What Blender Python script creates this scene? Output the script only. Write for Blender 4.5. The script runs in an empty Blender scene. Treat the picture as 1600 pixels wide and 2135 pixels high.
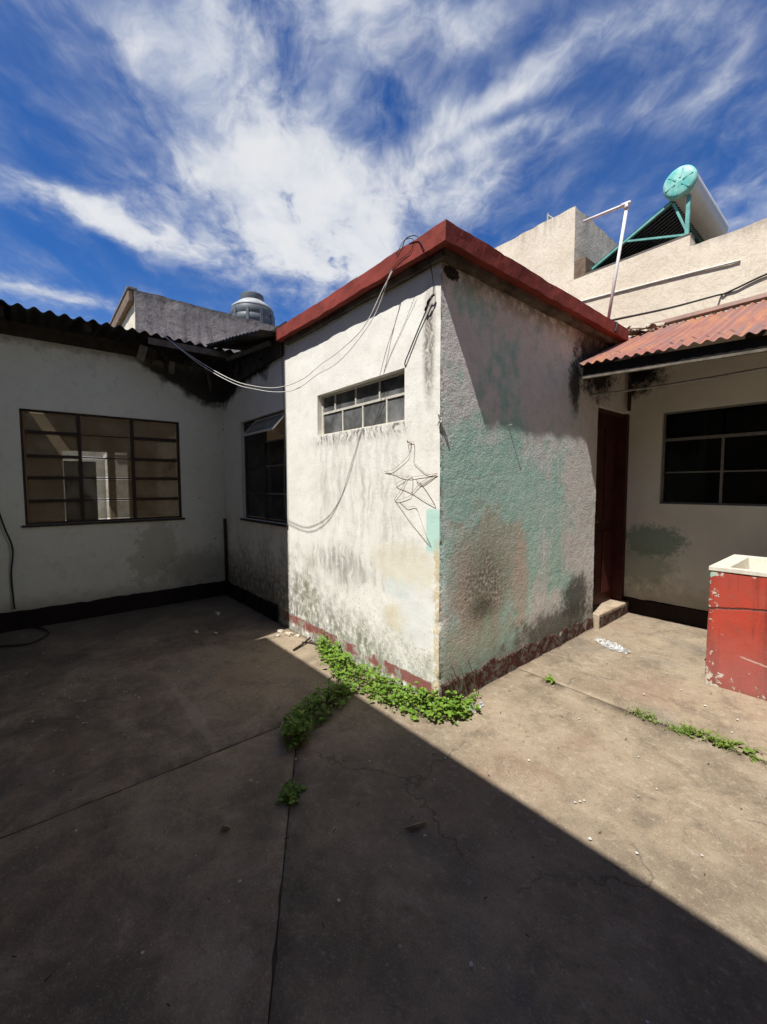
import bpy, bmesh, math, random
from mathutils import Vector, Matrix, noise as mnoise
from mathutils.geometry import delaunay_2d_cdt

R = math.radians
scene = bpy.context.scene
COL = scene.collection
random.seed(11)

# ---------------------------------------------------------------- camera
YAW, PITCH, ROLL = R(50.10379), R(-3.56951), R(-0.21262)
CAM = Vector((1.85097, -2.02306, 1.5))
fw = Vector((-math.sin(YAW)*math.cos(PITCH), math.cos(YAW)*math.cos(PITCH), math.sin(PITCH)))
rt0 = Vector((math.cos(YAW), math.sin(YAW), 0)); up0 = rt0.cross(fw)
rt = math.cos(ROLL)*rt0 + math.sin(ROLL)*up0
up = -math.sin(ROLL)*rt0 + math.cos(ROLL)*up0
cd = bpy.data.cameras.new('camera'); cam = bpy.data.objects.new('camera', cd); COL.objects.link(cam)
cd.sensor_fit = 'VERTICAL'; cd.sensor_height = 36; cd.sensor_width = 27; cd.lens = 14.7118
cd.clip_start = 0.02; cd.clip_end = 2000
cam.matrix_world = Matrix(((rt.x, up.x, -fw.x, CAM.x), (rt.y, up.y, -fw.y, CAM.y), (rt.z, up.z, -fw.z, CAM.z), (0, 0, 0, 1)))
scene.camera = cam

# ---------------------------------------------------------------- sun, exposure
SUN = Vector((-0.12, 0.556, -1.0)).normalized()
sd = bpy.data.lights.new('sun', 'SUN'); sun = bpy.data.objects.new('sun', sd); COL.objects.link(sun)
sd.energy = 5.0; sd.angle = R(0.53); sd.color = (1.0, 0.985, 0.955)
sun.rotation_euler = SUN.to_track_quat('-Z', 'Y').to_euler(); sun.location = (3, -6, 12)
SKY_STRENGTH = 0.095
scene.view_settings.view_transform = 'Standard'; scene.view_settings.look = 'None'
scene.view_settings.exposure = 0.52; scene.view_settings.gamma = 1.0
scene.view_settings.use_curve_mapping = False
scene.cycles.max_bounces = 6; scene.cycles.transparent_max_bounces = 12
scene.cycles.caustics_reflective = False; scene.cycles.caustics_refractive = False

# ---------------------------------------------------------------- node helper
class NT:
    def __init__(s, tree): s.t = tree; s.n = tree.nodes; s.l = tree.links; s.brk = None
    def new(s, typ, **kw):
        nd = s.n.new(typ)
        for k, v in kw.items(): setattr(nd, k, v)
        return nd
    def put(s, sock, v):
        if v is None: return
        if hasattr(v, 'is_output'): s.l.new(v, sock)
        else:
            if isinstance(v, (tuple, list)) and sock.type == 'RGBA' and len(v) == 3: v = (*v, 1)
            sock.default_value = v
    def m(s, op, a, b=None, c=None, clamp=False):
        nd = s.new('ShaderNodeMath', operation=op); nd.use_clamp = clamp
        for i, v in enumerate((a, b, c)): s.put(nd.inputs[i], v)
        return nd.outputs[0]
    def v(s, op, a, b=None, sc=None):
        nd = s.new('ShaderNodeVectorMath', operation=op)
        s.put(nd.inputs[0], a); s.put(nd.inputs[1], b)
        if sc is not None: s.put(nd.inputs['Scale'], sc)
        return nd.outputs['Value'] if op in ('LENGTH', 'DOT_PRODUCT') else nd.outputs[0]
    def xyz(s, a, b, c):
        nd = s.new('ShaderNodeCombineXYZ')
        for i, v in enumerate((a, b, c)): s.put(nd.inputs[i], v)
        return nd.outputs[0]
    def sep(s, v):
        nd = s.new('ShaderNodeSeparateXYZ'); s.put(nd.inputs[0], v); return nd.outputs
    def noise(s, vec, scale, detail=4, rough=.55, dist=0, color=False):
        nd = s.new('ShaderNodeTexNoise'); s.put(nd.inputs['Vector'], vec)
        s.put(nd.inputs['Scale'], scale); nd.inputs['Detail'].default_value = detail
        nd.inputs['Roughness'].default_value = rough; nd.inputs['Distortion'].default_value = dist
        return nd.outputs['Color' if color else 'Fac']
    def voro(s, vec, scale, feature='F1', out='Distance', rnd=1):
        nd = s.new('ShaderNodeTexVoronoi', feature=feature); s.put(nd.inputs['Vector'], vec)
        nd.inputs['Scale'].default_value = scale; nd.inputs['Randomness'].default_value = rnd
        return nd.outputs[out]
    def ss(s, x, a, b, lo=0., hi=1.):
        nd = s.new('ShaderNodeMapRange', interpolation_type='SMOOTHSTEP')
        s.put(nd.inputs[0], x); nd.inputs[1].default_value = a; nd.inputs[2].default_value = b
        nd.inputs[3].default_value = lo; nd.inputs[4].default_value = hi
        return nd.outputs[0]
    def mix(s, f, a, b, mode='MIX'):
        nd = s.new('ShaderNodeMix', data_type='RGBA', blend_type=mode)
        s.put(nd.inputs[0], f); s.put(nd.inputs[6], a); s.put(nd.inputs[7], b)
        return nd.outputs[2]
    def pos(s): return s.new('ShaderNodeNewGeometry').outputs['Position']
    def obj(s): return s.new('ShaderNodeTexCoord').outputs['Object']
    def blob(s, u, v, cu, cv, ru, rv, nz, amt=.6, soft=.35):
        """1 inside a noisy ellipse, 0 outside"""
        a = s.m('DIVIDE', s.m('SUBTRACT', u, cu), ru); b = s.m('DIVIDE', s.m('SUBTRACT', v, cv), rv)
        d = s.m('SQRT', s.m('ADD', s.m('MULTIPLY', a, a), s.m('MULTIPLY', b, b)))
        d = s.m('MULTIPLY_ADD', s.m('SUBTRACT', nz, .5), amt*2, d)
        if s.brk is not None: d = s.m('MULTIPLY_ADD', s.m('SUBTRACT', s.brk, .5), .9, d)
        return s.ss(d, 1-soft, 1+soft, 1, 0)
    def bump(s, h, strength=.5, dist=.01, nrm=None):
        nd = s.new('ShaderNodeBump'); s.put(nd.inputs['Height'], h)
        nd.inputs['Strength'].default_value = strength; nd.inputs['Distance'].default_value = dist
        if nrm is not None: s.put(nd.inputs['Normal'], nrm)
        return nd.outputs[0]

def material(name):
    m = bpy.data.materials.new(name); m.use_nodes = True
    n = NT(m.node_tree); b = m.node_tree.nodes['Principled BSDF']
    b.inputs['Roughness'].default_value = .85; b.inputs['Specular IOR Level'].default_value = .25
    return m, n, b

# ---------------------------------------------------------------- world: blue sky with cirrus
world = bpy.data.worlds.new('World'); scene.world = world; world.use_nodes = True
wt = NT(world.node_tree); bg = world.node_tree.nodes['Background']
sky = wt.new('ShaderNodeTexSky', sky_type='NISHITA'); sky.sun_disc = False
sky.sun_elevation = math.asin(-SUN.z); sky.sun_rotation = math.atan2(-SUN.x, -SUN.y)
sky.altitude = 1500; sky.air_density = 1.0; sky.dust_density = 0.3; sky.ozone_density = 2.5
hs = wt.new('ShaderNodeHueSaturation'); hs.inputs['Saturation'].default_value = 1.36
hs.inputs['Value'].default_value = 1.0; hs.inputs['Hue'].default_value = .512
wt.l.new(sky.outputs[0], hs.inputs['Color'])
dirv = wt.new('ShaderNodeTexCoord').outputs['Generated']
dx, dy, dz = wt.sep(dirv)
den = wt.m('ADD', wt.m('MAXIMUM', dz, 0.0), .12)
qx = wt.m('DIVIDE', dx, den); qy = wt.m('DIVIDE', dy, den)
ca, sa = -.83, .55                                      # the cirrus streams along this heading
qa = wt.m('ADD', wt.m('MULTIPLY', qx, ca), wt.m('MULTIPLY', qy, sa))
qb = wt.m('ADD', wt.m('MULTIPLY', qx, -sa), wt.m('MULTIPLY', qy, ca))
base = wt.xyz(qa, qb, 0)
wc = wt.noise(base, 1.6, 4, .6, color=True)
warp = wt.v('SCALE', wt.v('SUBTRACT', wc, (.5, .5, .5)), sc=.38)
pw = wt.v('ADD', base, warp)
wa, wb, _ = wt.sep(pw)
streak = wt.noise(wt.xyz(wt.m('MULTIPLY', wa, 1.15), wt.m('MULTIPLY', wb, 2.7), 3.1), 2.0, 8, .60, .0)
puff = wt.noise(pw, 4.6, 8, .60, .0)
fine = wt.noise(pw, 13, 4, .62)
wq = wt.v('SCALE', wt.v('SUBTRACT', wt.noise(base, 3.0, 4, .55, color=True), (.5, .5, .5)), sc=.36)
wqx, wqy, _ = wt.sep(wq)
mx = wt.m('ADD', qx, wqx); my = wt.m('ADD', qy, wqy)
CLOUDS = [
 (-0.736, 0.607, 5.111, 4.836, -6.488, 9.433, .38),
 (-1.118, .713, 1.496, 2.670, 4.213, -.966, 1.05), (-1.332, .768, 1.692, 2.997, 6.306, -1.227, 1.0),
 (-1.106, .408, 1.688, 4.877, 10.213, -7.995, .42), (-.957, .316, -1.727, 3.792, 8.827, .809, .48),
 (-.779, .375, 2.387, 5.246, 9.433, -7.674, .5), (-.623, .806, 3.769, .941, -4.859, 17.176, .72),
 (-.620, .955, 3.132, 1.976, -9.153, 14.589, .6), (-1.531, .301, .151, 3.250, -9.093, -.208, .8),
 (-1.515, .086, -.556, 4.615, -13.648, -.998, .5), (-2.096, .033, -.017, 4.388, 10.795, .077, .7),
 (-.586, .562, 3.474, 3.618, -12.496, 14.036, .42), (-.254, 1.391, -1.325, 1.270, -11.397, -.185, .25),
 (-.823, .980, 4.026, 4.317, -7.030, 4.980, .5), (-.449, .856, 2.636, 1.314, -12.685, 16.032, .16),
 (-.15, .05, 2.2, 3.0, 3.6, -2.4, .3), (.55, .35, 1.6, 2.4, 4.0, -1.6, .3), (.35, -.7, 2.4, 1.2, -1.4, 3.0, .3),  # from here on: clouds added out of view to whiten the sky light
 (-.75, -.65, 1.5, 2.2, 3.4, -2.0, .4), (1.3, -.4, .9, 1.8, 2.4, -1.0, .8), (.9, 1.5, .9, 1.4, 2.2, -1.2, .6), (-.4, -1.9, .9, 1.0, 1.8, -1.2, .7)]
tot = None
for cx, cy, a, b, c, d, st in CLOUDS:
    ex = wt.m('SUBTRACT', mx, cx); ey = wt.m('SUBTRACT', my, cy)
    u_ = wt.m('MULTIPLY_ADD', ex, a, wt.m('MULTIPLY', ey, b)); v_ = wt.m('MULTIPLY_ADD', ex, c, wt.m('MULTIPLY', ey, d))
    r2 = wt.m('MULTIPLY_ADD', u_, u_, wt.m('MULTIPLY', v_, v_))
    g = wt.m('MULTIPLY', wt.m('POWER', 2.718, wt.m('MULTIPLY', r2, -1.0)), st)
    tot = g if tot is None else wt.m('ADD', tot, g)
tex = wt.m('ADD', wt.m('MULTIPLY', streak, .50), wt.m('ADD', wt.m('MULTIPLY', puff, .48), wt.m('MULTIPLY', fine, .18)))
cl = wt.m('ADD', wt.m('MULTIPLY', wt.m('SUBTRACT', tex, .45), wt.m('MULTIPLY_ADD', tot, 3.3, .9)), wt.m('MULTIPLY', tot, .30))
cov = wt.m('ADD', wt.m('MULTIPLY', wt.ss(cl, .04, .80), .90), wt.m('MULTIPLY', wt.ss(streak, .2, .7), .09))
cov = wt.m('MULTIPLY', cov, .94)
core = wt.ss(tot, .35, 1.25)
shade = wt.m('MULTIPLY', wt.ss(wt.m('ADD', wt.m('MULTIPLY', puff, .75), wt.m('ADD', wt.m('MULTIPLY', fine, .25), wt.m('MULTIPLY', core, .22))), .40, .78), 1.0)
K = 1/SKY_STRENGTH
ccol = wt.mix(shade, (.33*K, .375*K, .47*K), (.60*K, .605*K, .61*K))
skyc = wt.mix(cov, hs.outputs[0], ccol)
wt.l.new(skyc, bg.inputs['Color']); bg.inputs['Strength'].default_value = SKY_STRENGTH
world.cycles.sampling_method = 'MANUAL'; world.cycles.sample_map_resolution = 256

# ---------------------------------------------------------------- object helpers
def thing(name, label, cat, loc=(0, 0, 0), group=None, kind=None):
    o = bpy.data.objects.new(name, None); COL.objects.link(o); o.location = loc; o.empty_display_size = .1
    o['label'] = label; o['category'] = cat
    if group: o['group'] = group
    if kind: o['kind'] = kind
    return o
def link(name, me, mat=None, parent=None, smooth=False):
    o = bpy.data.objects.new(name, me); COL.objects.link(o)
    if mat is not None and not me.materials:
        for k in (mat if isinstance(mat, (list, tuple)) else (mat,)): me.materials.append(k)
    if parent is not None:
        o.parent = parent
        p = Vector((0, 0, 0)); q = parent
        while q is not None: p += q.location; q = q.parent
        # meshes are written in world coordinates; undo the offset of the chain of parents
        o.matrix_parent_inverse = Matrix.Translation(-p) if parent.parent is None else Matrix.Identity(4)
        if parent.parent is not None: pass
    if smooth:
        for f in me.polygons: f.use_smooth = True
    return o
def tag(o, label=None, cat=None, group=None, kind=None):
    if label: o['label'] = label
    if cat: o['category'] = cat
    if group: o['group'] = group
    if kind: o['kind'] = kind
    return o

class MB:
    def __init__(s): s.v = []; s.f = []; s.mi = []
    def quad(s, a, b, c, d, mi=0):
        n = len(s.v); s.v += [tuple(a), tuple(b), tuple(c), tuple(d)]; s.f.append((n, n+1, n+2, n+3)); s.mi.append(mi)
    def poly(s, pts, mi=0):
        n = len(s.v); s.v += [tuple(p) for p in pts]; s.f.append(tuple(range(n, n+len(pts)))); s.mi.append(mi)
    def box(s, x0, x1, y0, y1, z0, z1, mi=0):
        n = len(s.v)
        s.v += [(x0, y0, z0), (x1, y0, z0), (x1, y1, z0), (x0, y1, z0), (x0, y0, z1), (x1, y0, z1), (x1, y1, z1), (x0, y1, z1)]
        for f in ((0, 3, 2, 1), (4, 5, 6, 7), (0, 1, 5, 4), (1, 2, 6, 5), (2, 3, 7, 6), (3, 0, 4, 7)):
            s.f.append(tuple(n+i for i in f)); s.mi.append(mi)
    def bar(s, a, b, w, h, upv=(0, 0, 1)):
        """rectangular bar from a to b"""
        a = Vector(a); b = Vector(b); d = (b-a).normalized(); u = d.cross(Vector(upv))
        if u.length < 1e-4: u = d.cross(Vector((1, 0, 0)))
        u.normalize(); w_ = u.cross(d).normalized(); n = len(s.v)
        for p in (a, b):
            for i, j in ((-1, -1), (1, -1), (1, 1), (-1, 1)): s.v.append(tuple(p + u*(i*w/2) + w_*(j*h/2)))
        for f in ((0, 3, 2, 1), (4, 5, 6, 7), (0, 1, 5, 4), (1, 2, 6, 5), (2, 3, 7, 6), (3, 0, 4, 7)):
            s.f.append(tuple(n+i for i in f)); s.mi.append(0)
    def tube(s, pts, r, k=6, cap=True):
        pts = [Vector(p) for p in pts]; n0 = len(s.v); N = len(pts); ref = None
        for i, p in enumerate(pts):
            d = (pts[min(i+1, N-1)] - pts[max(i-1, 0)]).normalized()
            if ref is None:
                ref = d.cross(Vector((0, 0, 1)))
                if ref.length < .05: ref = d.cross(Vector((1, 0, 0)))
            u = (ref - d*ref.dot(d)).normalized(); w = d.cross(u); ref = u
            rr = r[i] if isinstance(r, (list, tuple)) else r
            for j in range(k):
                a = 2*math.pi*j/k; s.v.append(tuple(p + u*(math.cos(a)*rr) + w*(math.sin(a)*rr)))
        for i in range(N-1):
            for j in range(k):
                a = n0+i*k+j; b = n0+i*k+(j+1) % k
                s.f.append((a, b, b+k, a+k)); s.mi.append(0)
        if cap:
            s.f.append(tuple(n0+j for j in reversed(range(k)))); s.mi.append(0)
            s.f.append(tuple(n0+(N-1)*k+j for j in range(k))); s.mi.append(0)
    def lathe(s, prof, c, axis='Z', k=28, rib=None):
        n0 = len(s.v); c = Vector(c)
        for r, h in prof:
            for j in range(k):
                a = 2*math.pi*j/k; x, y = r*math.cos(a), r*math.sin(a)
                s.v.append(tuple(c + (Vector((x, y, h)) if axis == 'Z' else Vector((x, h, y)))))
        for i in range(len(prof)-1):
            for j in range(k):
                a = n0+i*k+j; b = n0+i*k+(j+1) % k
                f = (a, b, b+k, a+k); s.f.append(f if axis == 'Z' else f[::-1]); s.mi.append(0)
        e0 = tuple(n0+j for j in range(k)); e1 = tuple(n0+(len(prof)-1)*k+j for j in range(k))
        s.f.append(e0[::-1] if axis == 'Z' else e0); s.mi.append(0)
        s.f.append(e1 if axis == 'Z' else e1[::-1]); s.mi.append(0)
    def mesh(s, name):
        me = bpy.data.meshes.new(name); me.from_pydata(s.v, [], s.f); me.update()
        if any(s.mi):
            me.polygons.foreach_set('material_index', s.mi)
        return me
    def build(s, name, mat, parent=None, smooth=False, bevel=0, recalc=False):
        me = s.mesh(name)
        o = link(name, me, mat, parent, smooth)
        if bevel:
            b = o.modifiers.new('bevel', 'BEVEL'); b.width = bevel; b.segments = 2; b.limit_method = 'ANGLE'
        return o

def catmull(pts, n=8):
    P = [Vector(p) for p in pts]; P = [2*P[0]-P[1]] + P + [2*P[-1]-P[-2]]; out = []
    for i in range(1, len(P)-2):
        for k in range(n):
            t = k/n; a, b, c, d = P[i-1], P[i], P[i+1], P[i+2]
            out.append(.5*((2*b) + (c-a)*t + (2*a-5*b+4*c-d)*t*t + (3*b-a-3*c+d)*t**3))
    out.append(P[-2]); return out

def lines(a, b, step, extra):
    n = max(1, int(round((b-a)/step))); L = [a+(b-a)*i/n for i in range(n+1)]
    for e in extra:
        if a < e < b:
            L = [x for x in L if abs(x-e) > step*.45 or x in (a, b)] + [e]
    return sorted(set(round(x, 5) for x in L))
def wallgrid(name, outer, inner, u0, u1, v0, v1, holes, step, mat, parent, msel=None, extra=(), smooth=True):
    """a wall skin on a grid with openings: outer(u,v), inner(u,v) give its two faces; rims are bridged"""
    U = lines(u0, u1, step, [h[0] for h in holes]+[h[1] for h in holes]+list(extra))
    V = lines(v0, v1, step, [h[2] for h in holes]+[h[3] for h in holes])
    nu, nv = len(U), len(V); vs = []; fs = []; mi = []
    for fn in (outer, inner):
        for v in V:
            for u in U: vs.append(tuple(fn(u, v)))
    off = nu*nv; used = {}
    def solid(i, j):
        if not (0 <= i < nu-1 and 0 <= j < nv-1): return False
        um = (U[i]+U[i+1])/2; vm = (V[j]+V[j+1])/2
        return not any(h[0] < um < h[1] and h[2] < vm < h[3] for h in holes)
    for j in range(nv-1):
        for i in range(nu-1):
            if not solid(i, j): continue
            m = msel((U[i]+U[i+1])/2, (V[j]+V[j+1])/2) if msel else 0
            a, b, c, d = j*nu+i, j*nu+i+1, (j+1)*nu+i+1, (j+1)*nu+i
            fs.append((a, b, c, d)); mi.append(m); fs.append((d+off, c+off, b+off, a+off)); mi.append(m)
            for (di, dj, p, q) in ((0, -1, a, b), (1, 0, b, c), (0, 1, c, d), (-1, 0, d, a)):
                if not solid(i+di, j+dj): fs.append((q, p, p+off, q+off)); mi.append(m)
    me = bpy.data.meshes.new(name); me.from_pydata(vs, [], fs); me.update()
    me.polygons.foreach_set('material_index', mi)
    o = link(name, me, mat, parent)
    if smooth:
        me.polygons.foreach_set('use_smooth', [True]*len(me.polygons))
        try: me.set_sharp_from_angle(angle=R(40))
        except Exception: pass
    return o
def nz(x, y, z, s=1.0): return mnoise.noise(Vector((x*s, y*s, z*s)))
def fbm(x, y, z, s, o=4):
    t = 0; a = 1
    for i in range(o): t += a*nz(x, y, z, s); s *= 2.03; a *= .5
    return t

# ---------------------------------------------------------------- materials
def plaster_front():
    """sun-bleached cream wall: streaks below the high window, mould at the foot, repaired patches"""
    m, n, b = material('cream_plaster'); p = n.pos(); x, y, z = n.sep(p)
    n1 = n.noise(p, 3.2, 6, .6); n2 = n.noise(p, 14, 6, .65); n3 = n.noise(p, 55, 4, .6); n.brk = n3
    xw = n.m('MULTIPLY_ADD', n.m('SUBTRACT', n.noise(p, 5, 4, .6), .5), .22, x)
    st = n.noise(n.xyz(n.m('MULTIPLY', xw, 15), 0, n.m('MULTIPLY', z, 2.4)), 1.0, 7, .72)
    st2 = n.noise(n.xyz(n.m('MULTIPLY', xw, 36), 1, n.m('MULTIPLY', z, 10)), 1.0, 6, .68)
    col = n.mix(n.ss(n1, .35, .7), (.82, .79, .71), (.75, .715, .63))
    col = n.mix(n.m('MULTIPLY', n.ss(n2, .5, .72), .40), col, (.60, .545, .46)); col = n.mix(n.m('MULTIPLY', n.ss(n3, .52, .70), .30), col, (.50, .45, .38))
    # drip streaks under the high window
    below = n.m('MULTIPLY', n.ss(z, .7, 1.5), n.ss(z, 1.955, 1.94))
    inx = n.m('MULTIPLY', n.ss(x, -1.66, -1.45), n.ss(x, -.2, -.42))
    f = n.m('MULTIPLY', n.m('MULTIPLY', n.ss(st, .40, .72), below), inx)
    col = n.mix(n.m('MULTIPLY', f, .62), col, (.34, .30, .26))
    lip = n.m('MULTIPLY', n.m('MULTIPLY', n.m('MULTIPLY', n.ss(z, 1.82, 1.93), n.ss(z, 1.958, 1.95)), inx), n.ss(st2, .44, .6))
    col = n.mix(n.m('MULTIPLY', lip, .85), col, (.07, .06, .05))
    # stain running from the knot near the corner
    f = n.m('MULTIPLY', n.blob(x, z, -.10, 2.42, .05, .34, st2, .5, .5), n.ss(st2, .3, .6))
    col = n.mix(n.m('MULTIPLY', f, .9), col, (.10, .075, .06))
    f = n.m('MULTIPLY', n.ss(x, -.30, -.05), n.m('MULTIPLY', n.ss(st, .45, .68), n.ss(z, 1.2, 2.2)))
    col = n.mix(n.m('MULTIPLY', f, .4), col, (.48, .40, .32))
    # grey vertical runs, mid wall
    f = n.m('MULTIPLY', n.ss(st, .50, .72), n.m('MULTIPLY', n.ss(z, 1.5, .9), n.ss(n1, .36, .6)))
    col = n.mix(n.m('MULTIPLY', f, .65), col, (.33, .32, .28))
    # mould creeping up from the floor, greener and higher towards the shaded end
    hgt = n.m('MULTIPLY_ADD', n.m('SUBTRACT', n1, .5), 1.1, n.m('MULTIPLY_ADD', n.ss(x, -.2, -2.2), .42, .24))
    mo = n.m('SUBTRACT', hgt, z)
    mo = n.m('MULTIPLY', n.ss(mo, -.32, .32), n.ss(n.m('ADD', n.m('MULTIPLY', n2, .55), n.m('MULTIPLY', st2, .45)), .36, .58))
    mcol = n.mix(n.ss(n1, .4, .6), (.10, .095, .075), (.145, .15, .085))
    col = n.mix(n.m('MULTIPLY', mo, .86), col, mcol)
    sp = n.m('MULTIPLY', n.ss(n3, .56, .66), n.ss(z, .95, .1))
    col = n.mix(n.m('MULTIPLY', sp, .55), col, (.07, .07, .055))
    # grey smudges around mid height
    f = n.blob(x, z, -1.15, .83, .42, .14, n2, .9, .7); col = n.mix(n.m('MULTIPLY', n.m('MULTIPLY', f, n.ss(st, .35, .6)), .75), col, (.21, .20, .17))
    # cement-yellow repairs, white filler smears, a teal leftover at the corner
    f = n.blob(x, z, -.36, .93, .32, .17, n1, .9, .16); col = n.mix(n.m('MULTIPLY', f, .6), col, (.66, .60, .44))
    f = n.blob(x, z, -.42, .52, .16, .10, n1, .8, .2); col = n.mix(n.m('MULTIPLY', f, .6), col, (.64, .55, .36))
    f = n.blob(x, z, -.22, .58, .17, .22, n2, 1.1, .35); col = n.mix(n.m('MULTIPLY', f, .75), col, (.72, .72, .67))
    f = n.blob(x, z, -.42, .75, .15, .07, n2, .8, .3); col = n.mix(n.m('MULTIPLY', f, .55), col, (.60, .66, .62))
    f = n.m('MULTIPLY', n.m('MULTIPLY', n.ss(x, -.125, -.115), n.ss(z, 1.03, 1.08)), n.ss(n.m('MULTIPLY_ADD', n2, .08, z), 1.39, 1.37))
    col = n.mix(n.m('MULTIPLY', f, .8), col, (.40, .66, .56))
    # old red skirting paint where it still clings, bare arris at the corner
    red = n.m('MULTIPLY', n.ss(n.m('MULTIPLY_ADD', n.m('SUBTRACT', n2, .5), .08, z), .166, .150), n.ss(n.m('ADD', n.m('MULTIPLY', n1, .6), n.m('MULTIPLY', n2, .4)), .56, .48))
    red = n.m('MULTIPLY', red, n.ss(n.m('MULTIPLY_ADD', n2, .10, z), .10, .135))
    col = n.mix(n.m('MULTIPLY', red, .9), col, (.21, .045, .035))
    ar = n.m('MULTIPLY', n.ss(n.m('MULTIPLY_ADD', n.m('SUBTRACT', n2, .5), .14, x), -.055, -.03), n.ss(z, 1.2, 1.0))
    col = n.mix(n.m('MULTIPLY', ar, n.ss(n3, .32, .52)), col, (.58, .48, .30))
    # near-black tone along the wall top under the old tin roof
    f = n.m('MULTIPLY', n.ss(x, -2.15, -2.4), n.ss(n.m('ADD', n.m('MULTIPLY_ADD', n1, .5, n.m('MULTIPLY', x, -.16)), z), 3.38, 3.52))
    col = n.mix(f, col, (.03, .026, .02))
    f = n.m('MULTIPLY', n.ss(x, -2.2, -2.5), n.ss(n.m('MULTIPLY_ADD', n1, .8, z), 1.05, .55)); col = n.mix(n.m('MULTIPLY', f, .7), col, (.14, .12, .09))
    n.l.new(col, b.inputs['Base Color'])
    h = n.m('ADD', n.m('MULTIPLY', n2, .6), n.m('MULTIPLY', n3, .35))
    n.l.new(n.bump(h, .42, .010), b.inputs['Normal'])
    return m
def plaster_side():
    """rough rendered wall: white limewash worn through to teal, damp brown patch, soot by the eave"""
    m, n, b = material('teal_worn_plaster'); p = n.pos(); x, y, z = n.sep(p)
    n1 = n.noise(p, 2.1, 6, .6); n2 = n.noise(p, 9, 6, .65); n3 = n.noise(p, 38, 5, .62); n.brk = n3
    st = n.noise(n.xyz(0, n.m('MULTIPLY', y, 11), n.m('MULTIPLY', z, .9)), 1.0, 6, .6)
    white = n.mix(n.ss(n2, .35, .7), (.84, .82, .77), (.78, .72, .67))
    teal = n.mix(n.ss(n2, .35, .7), (.52, .75, .64), (.36, .66, .55))
    tf = n.m('ADD', n.m('MULTIPLY', st, .22), n.m('ADD', n.m('MULTIPLY', n1, .53), n.m('MULTIPLY', n2, .25)))
    tf = n.m('ADD', tf, n.m('MULTIPLY', n.ss(y, 1.9, .6), .05))
    tf = n.m('ADD', tf, n.m('MULTIPLY', n.blob(y, z, .85, 1.35, .7, .45, n2, .5, .7), .13))
    tf = n.m('SUBTRACT', tf, n.m('MULTIPLY', n.ss(z, 1.7, 2.5), .05))
    tf = n.m('SUBTRACT', tf, n.m('MULTIPLY', n.ss(y, 1.75, 2.1), .09))
    col = n.mix(n.m('MULTIPLY', n.ss(tf, .475, .60), .85), white, teal)
    pk = n.m('MULTIPLY', n.ss(st, .40, .25), n.ss(z, 1.2, 2.2)); col = n.mix(n.m('MULTIPLY', pk, .5), col, (.60, .51, .47))
    # flaked lower part
    f = n.blob(y, z, .62, .86, .40, .44, n1, 1.8, .24); col = n.mix(n.m('MULTIPLY', f, .62), col, n.mix(n.ss(n2, .4, .62), (.60, .50, .38), (.44, .36, .27)))
    f = n.m('MULTIPLY', n.blob(y, z, .5, .74, .26, .30, n2, 1.3, .6), n.ss(n3, .34, .60)); col = n.mix(n.m('MULTIPLY', f, .85), col, (.17, .14, .10))
    f = n.blob(y, z, .46, .60, .12, .08, n2, .6, .6); col = n.mix(n.m('MULTIPLY', f, .7), col, (.08, .085, .05))
    f = n.blob(y, z, .97, .75, .10, .42, n2, .9, .2); col = n.mix(n.m('MULTIPLY', f, .7), col, (.66, .53, .43))
    f = n.blob(y, z, .35, .38, .5, .16, n2, .9, .5); col = n.mix(n.m('MULTIPLY', f, .55), col, (.46, .40, .29))
    f = n.m('MULTIPLY', n.ss(n.m('MULTIPLY_ADD', n2, .30, z), .55, .25), .75); col = n.mix(f, col, (.15, .14, .105))
    f = n.blob(y, z, 1.93, .43, .28, .20, n2, 1.1, .5); col = n.mix(n.m('MULTIPLY', f, .9), col, (.055, .058, .045))
    f = n.blob(y, z, 1.6, .25, .7, .14, n2, 1.3, .5); col = n.mix(n.m('MULTIPLY', f, .8), col, (.07, .068, .05))
    # soot and rot where the roofs meet
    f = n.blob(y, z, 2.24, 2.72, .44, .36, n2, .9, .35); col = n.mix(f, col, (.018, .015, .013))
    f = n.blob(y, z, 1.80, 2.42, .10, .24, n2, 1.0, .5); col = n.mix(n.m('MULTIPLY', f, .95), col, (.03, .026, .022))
    f = n.m('MULTIPLY', n.ss(z, 2.70, 2.93), n.ss(n2, .36, .56)); col = n.mix(n.m('MULTIPLY', f, .75), col, (.20, .165, .12))
    f = n.blob(y, z, .10, 2.865, .075, .045, n2, .35, .12); col = n.mix(f, col, (.02, .014, .012))  # broken hole under the slab, its dark inside painted on flat
    f = n.m('MULTIPLY', n.ss(n.m('MULTIPLY_ADD', n.m('SUBTRACT', n2, .5), .1, y), .05, .02), n.ss(n3, .45, .6)); col = n.mix(n.m('MULTIPLY', f, .65), col, (.11, .10, .085))
    col = n.mix(n.m('MULTIPLY', n.ss(n.noise(p, 90, 3, .6), .52, .66), .35), col, (.30, .29, .26)); sp = n.m('MULTIPLY', n.ss(n3, .60, .70), n.ss(z, 1.4, .3)); col = n.mix(n.m('MULTIPLY', sp, .5), col, (.08, .075, .06))
    n.l.new(col, b.inputs['Base Color'])
    h = n.m('ADD', n.m('MULTIPLY', n.noise(p, 75, 4, .65), .6), n.m('MULTIPLY', n.noise(p, 32, 3, .55), .6))
    n.l.new(n.bump(h, .52, .012), b.inputs['Normal'])
    return m
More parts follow.
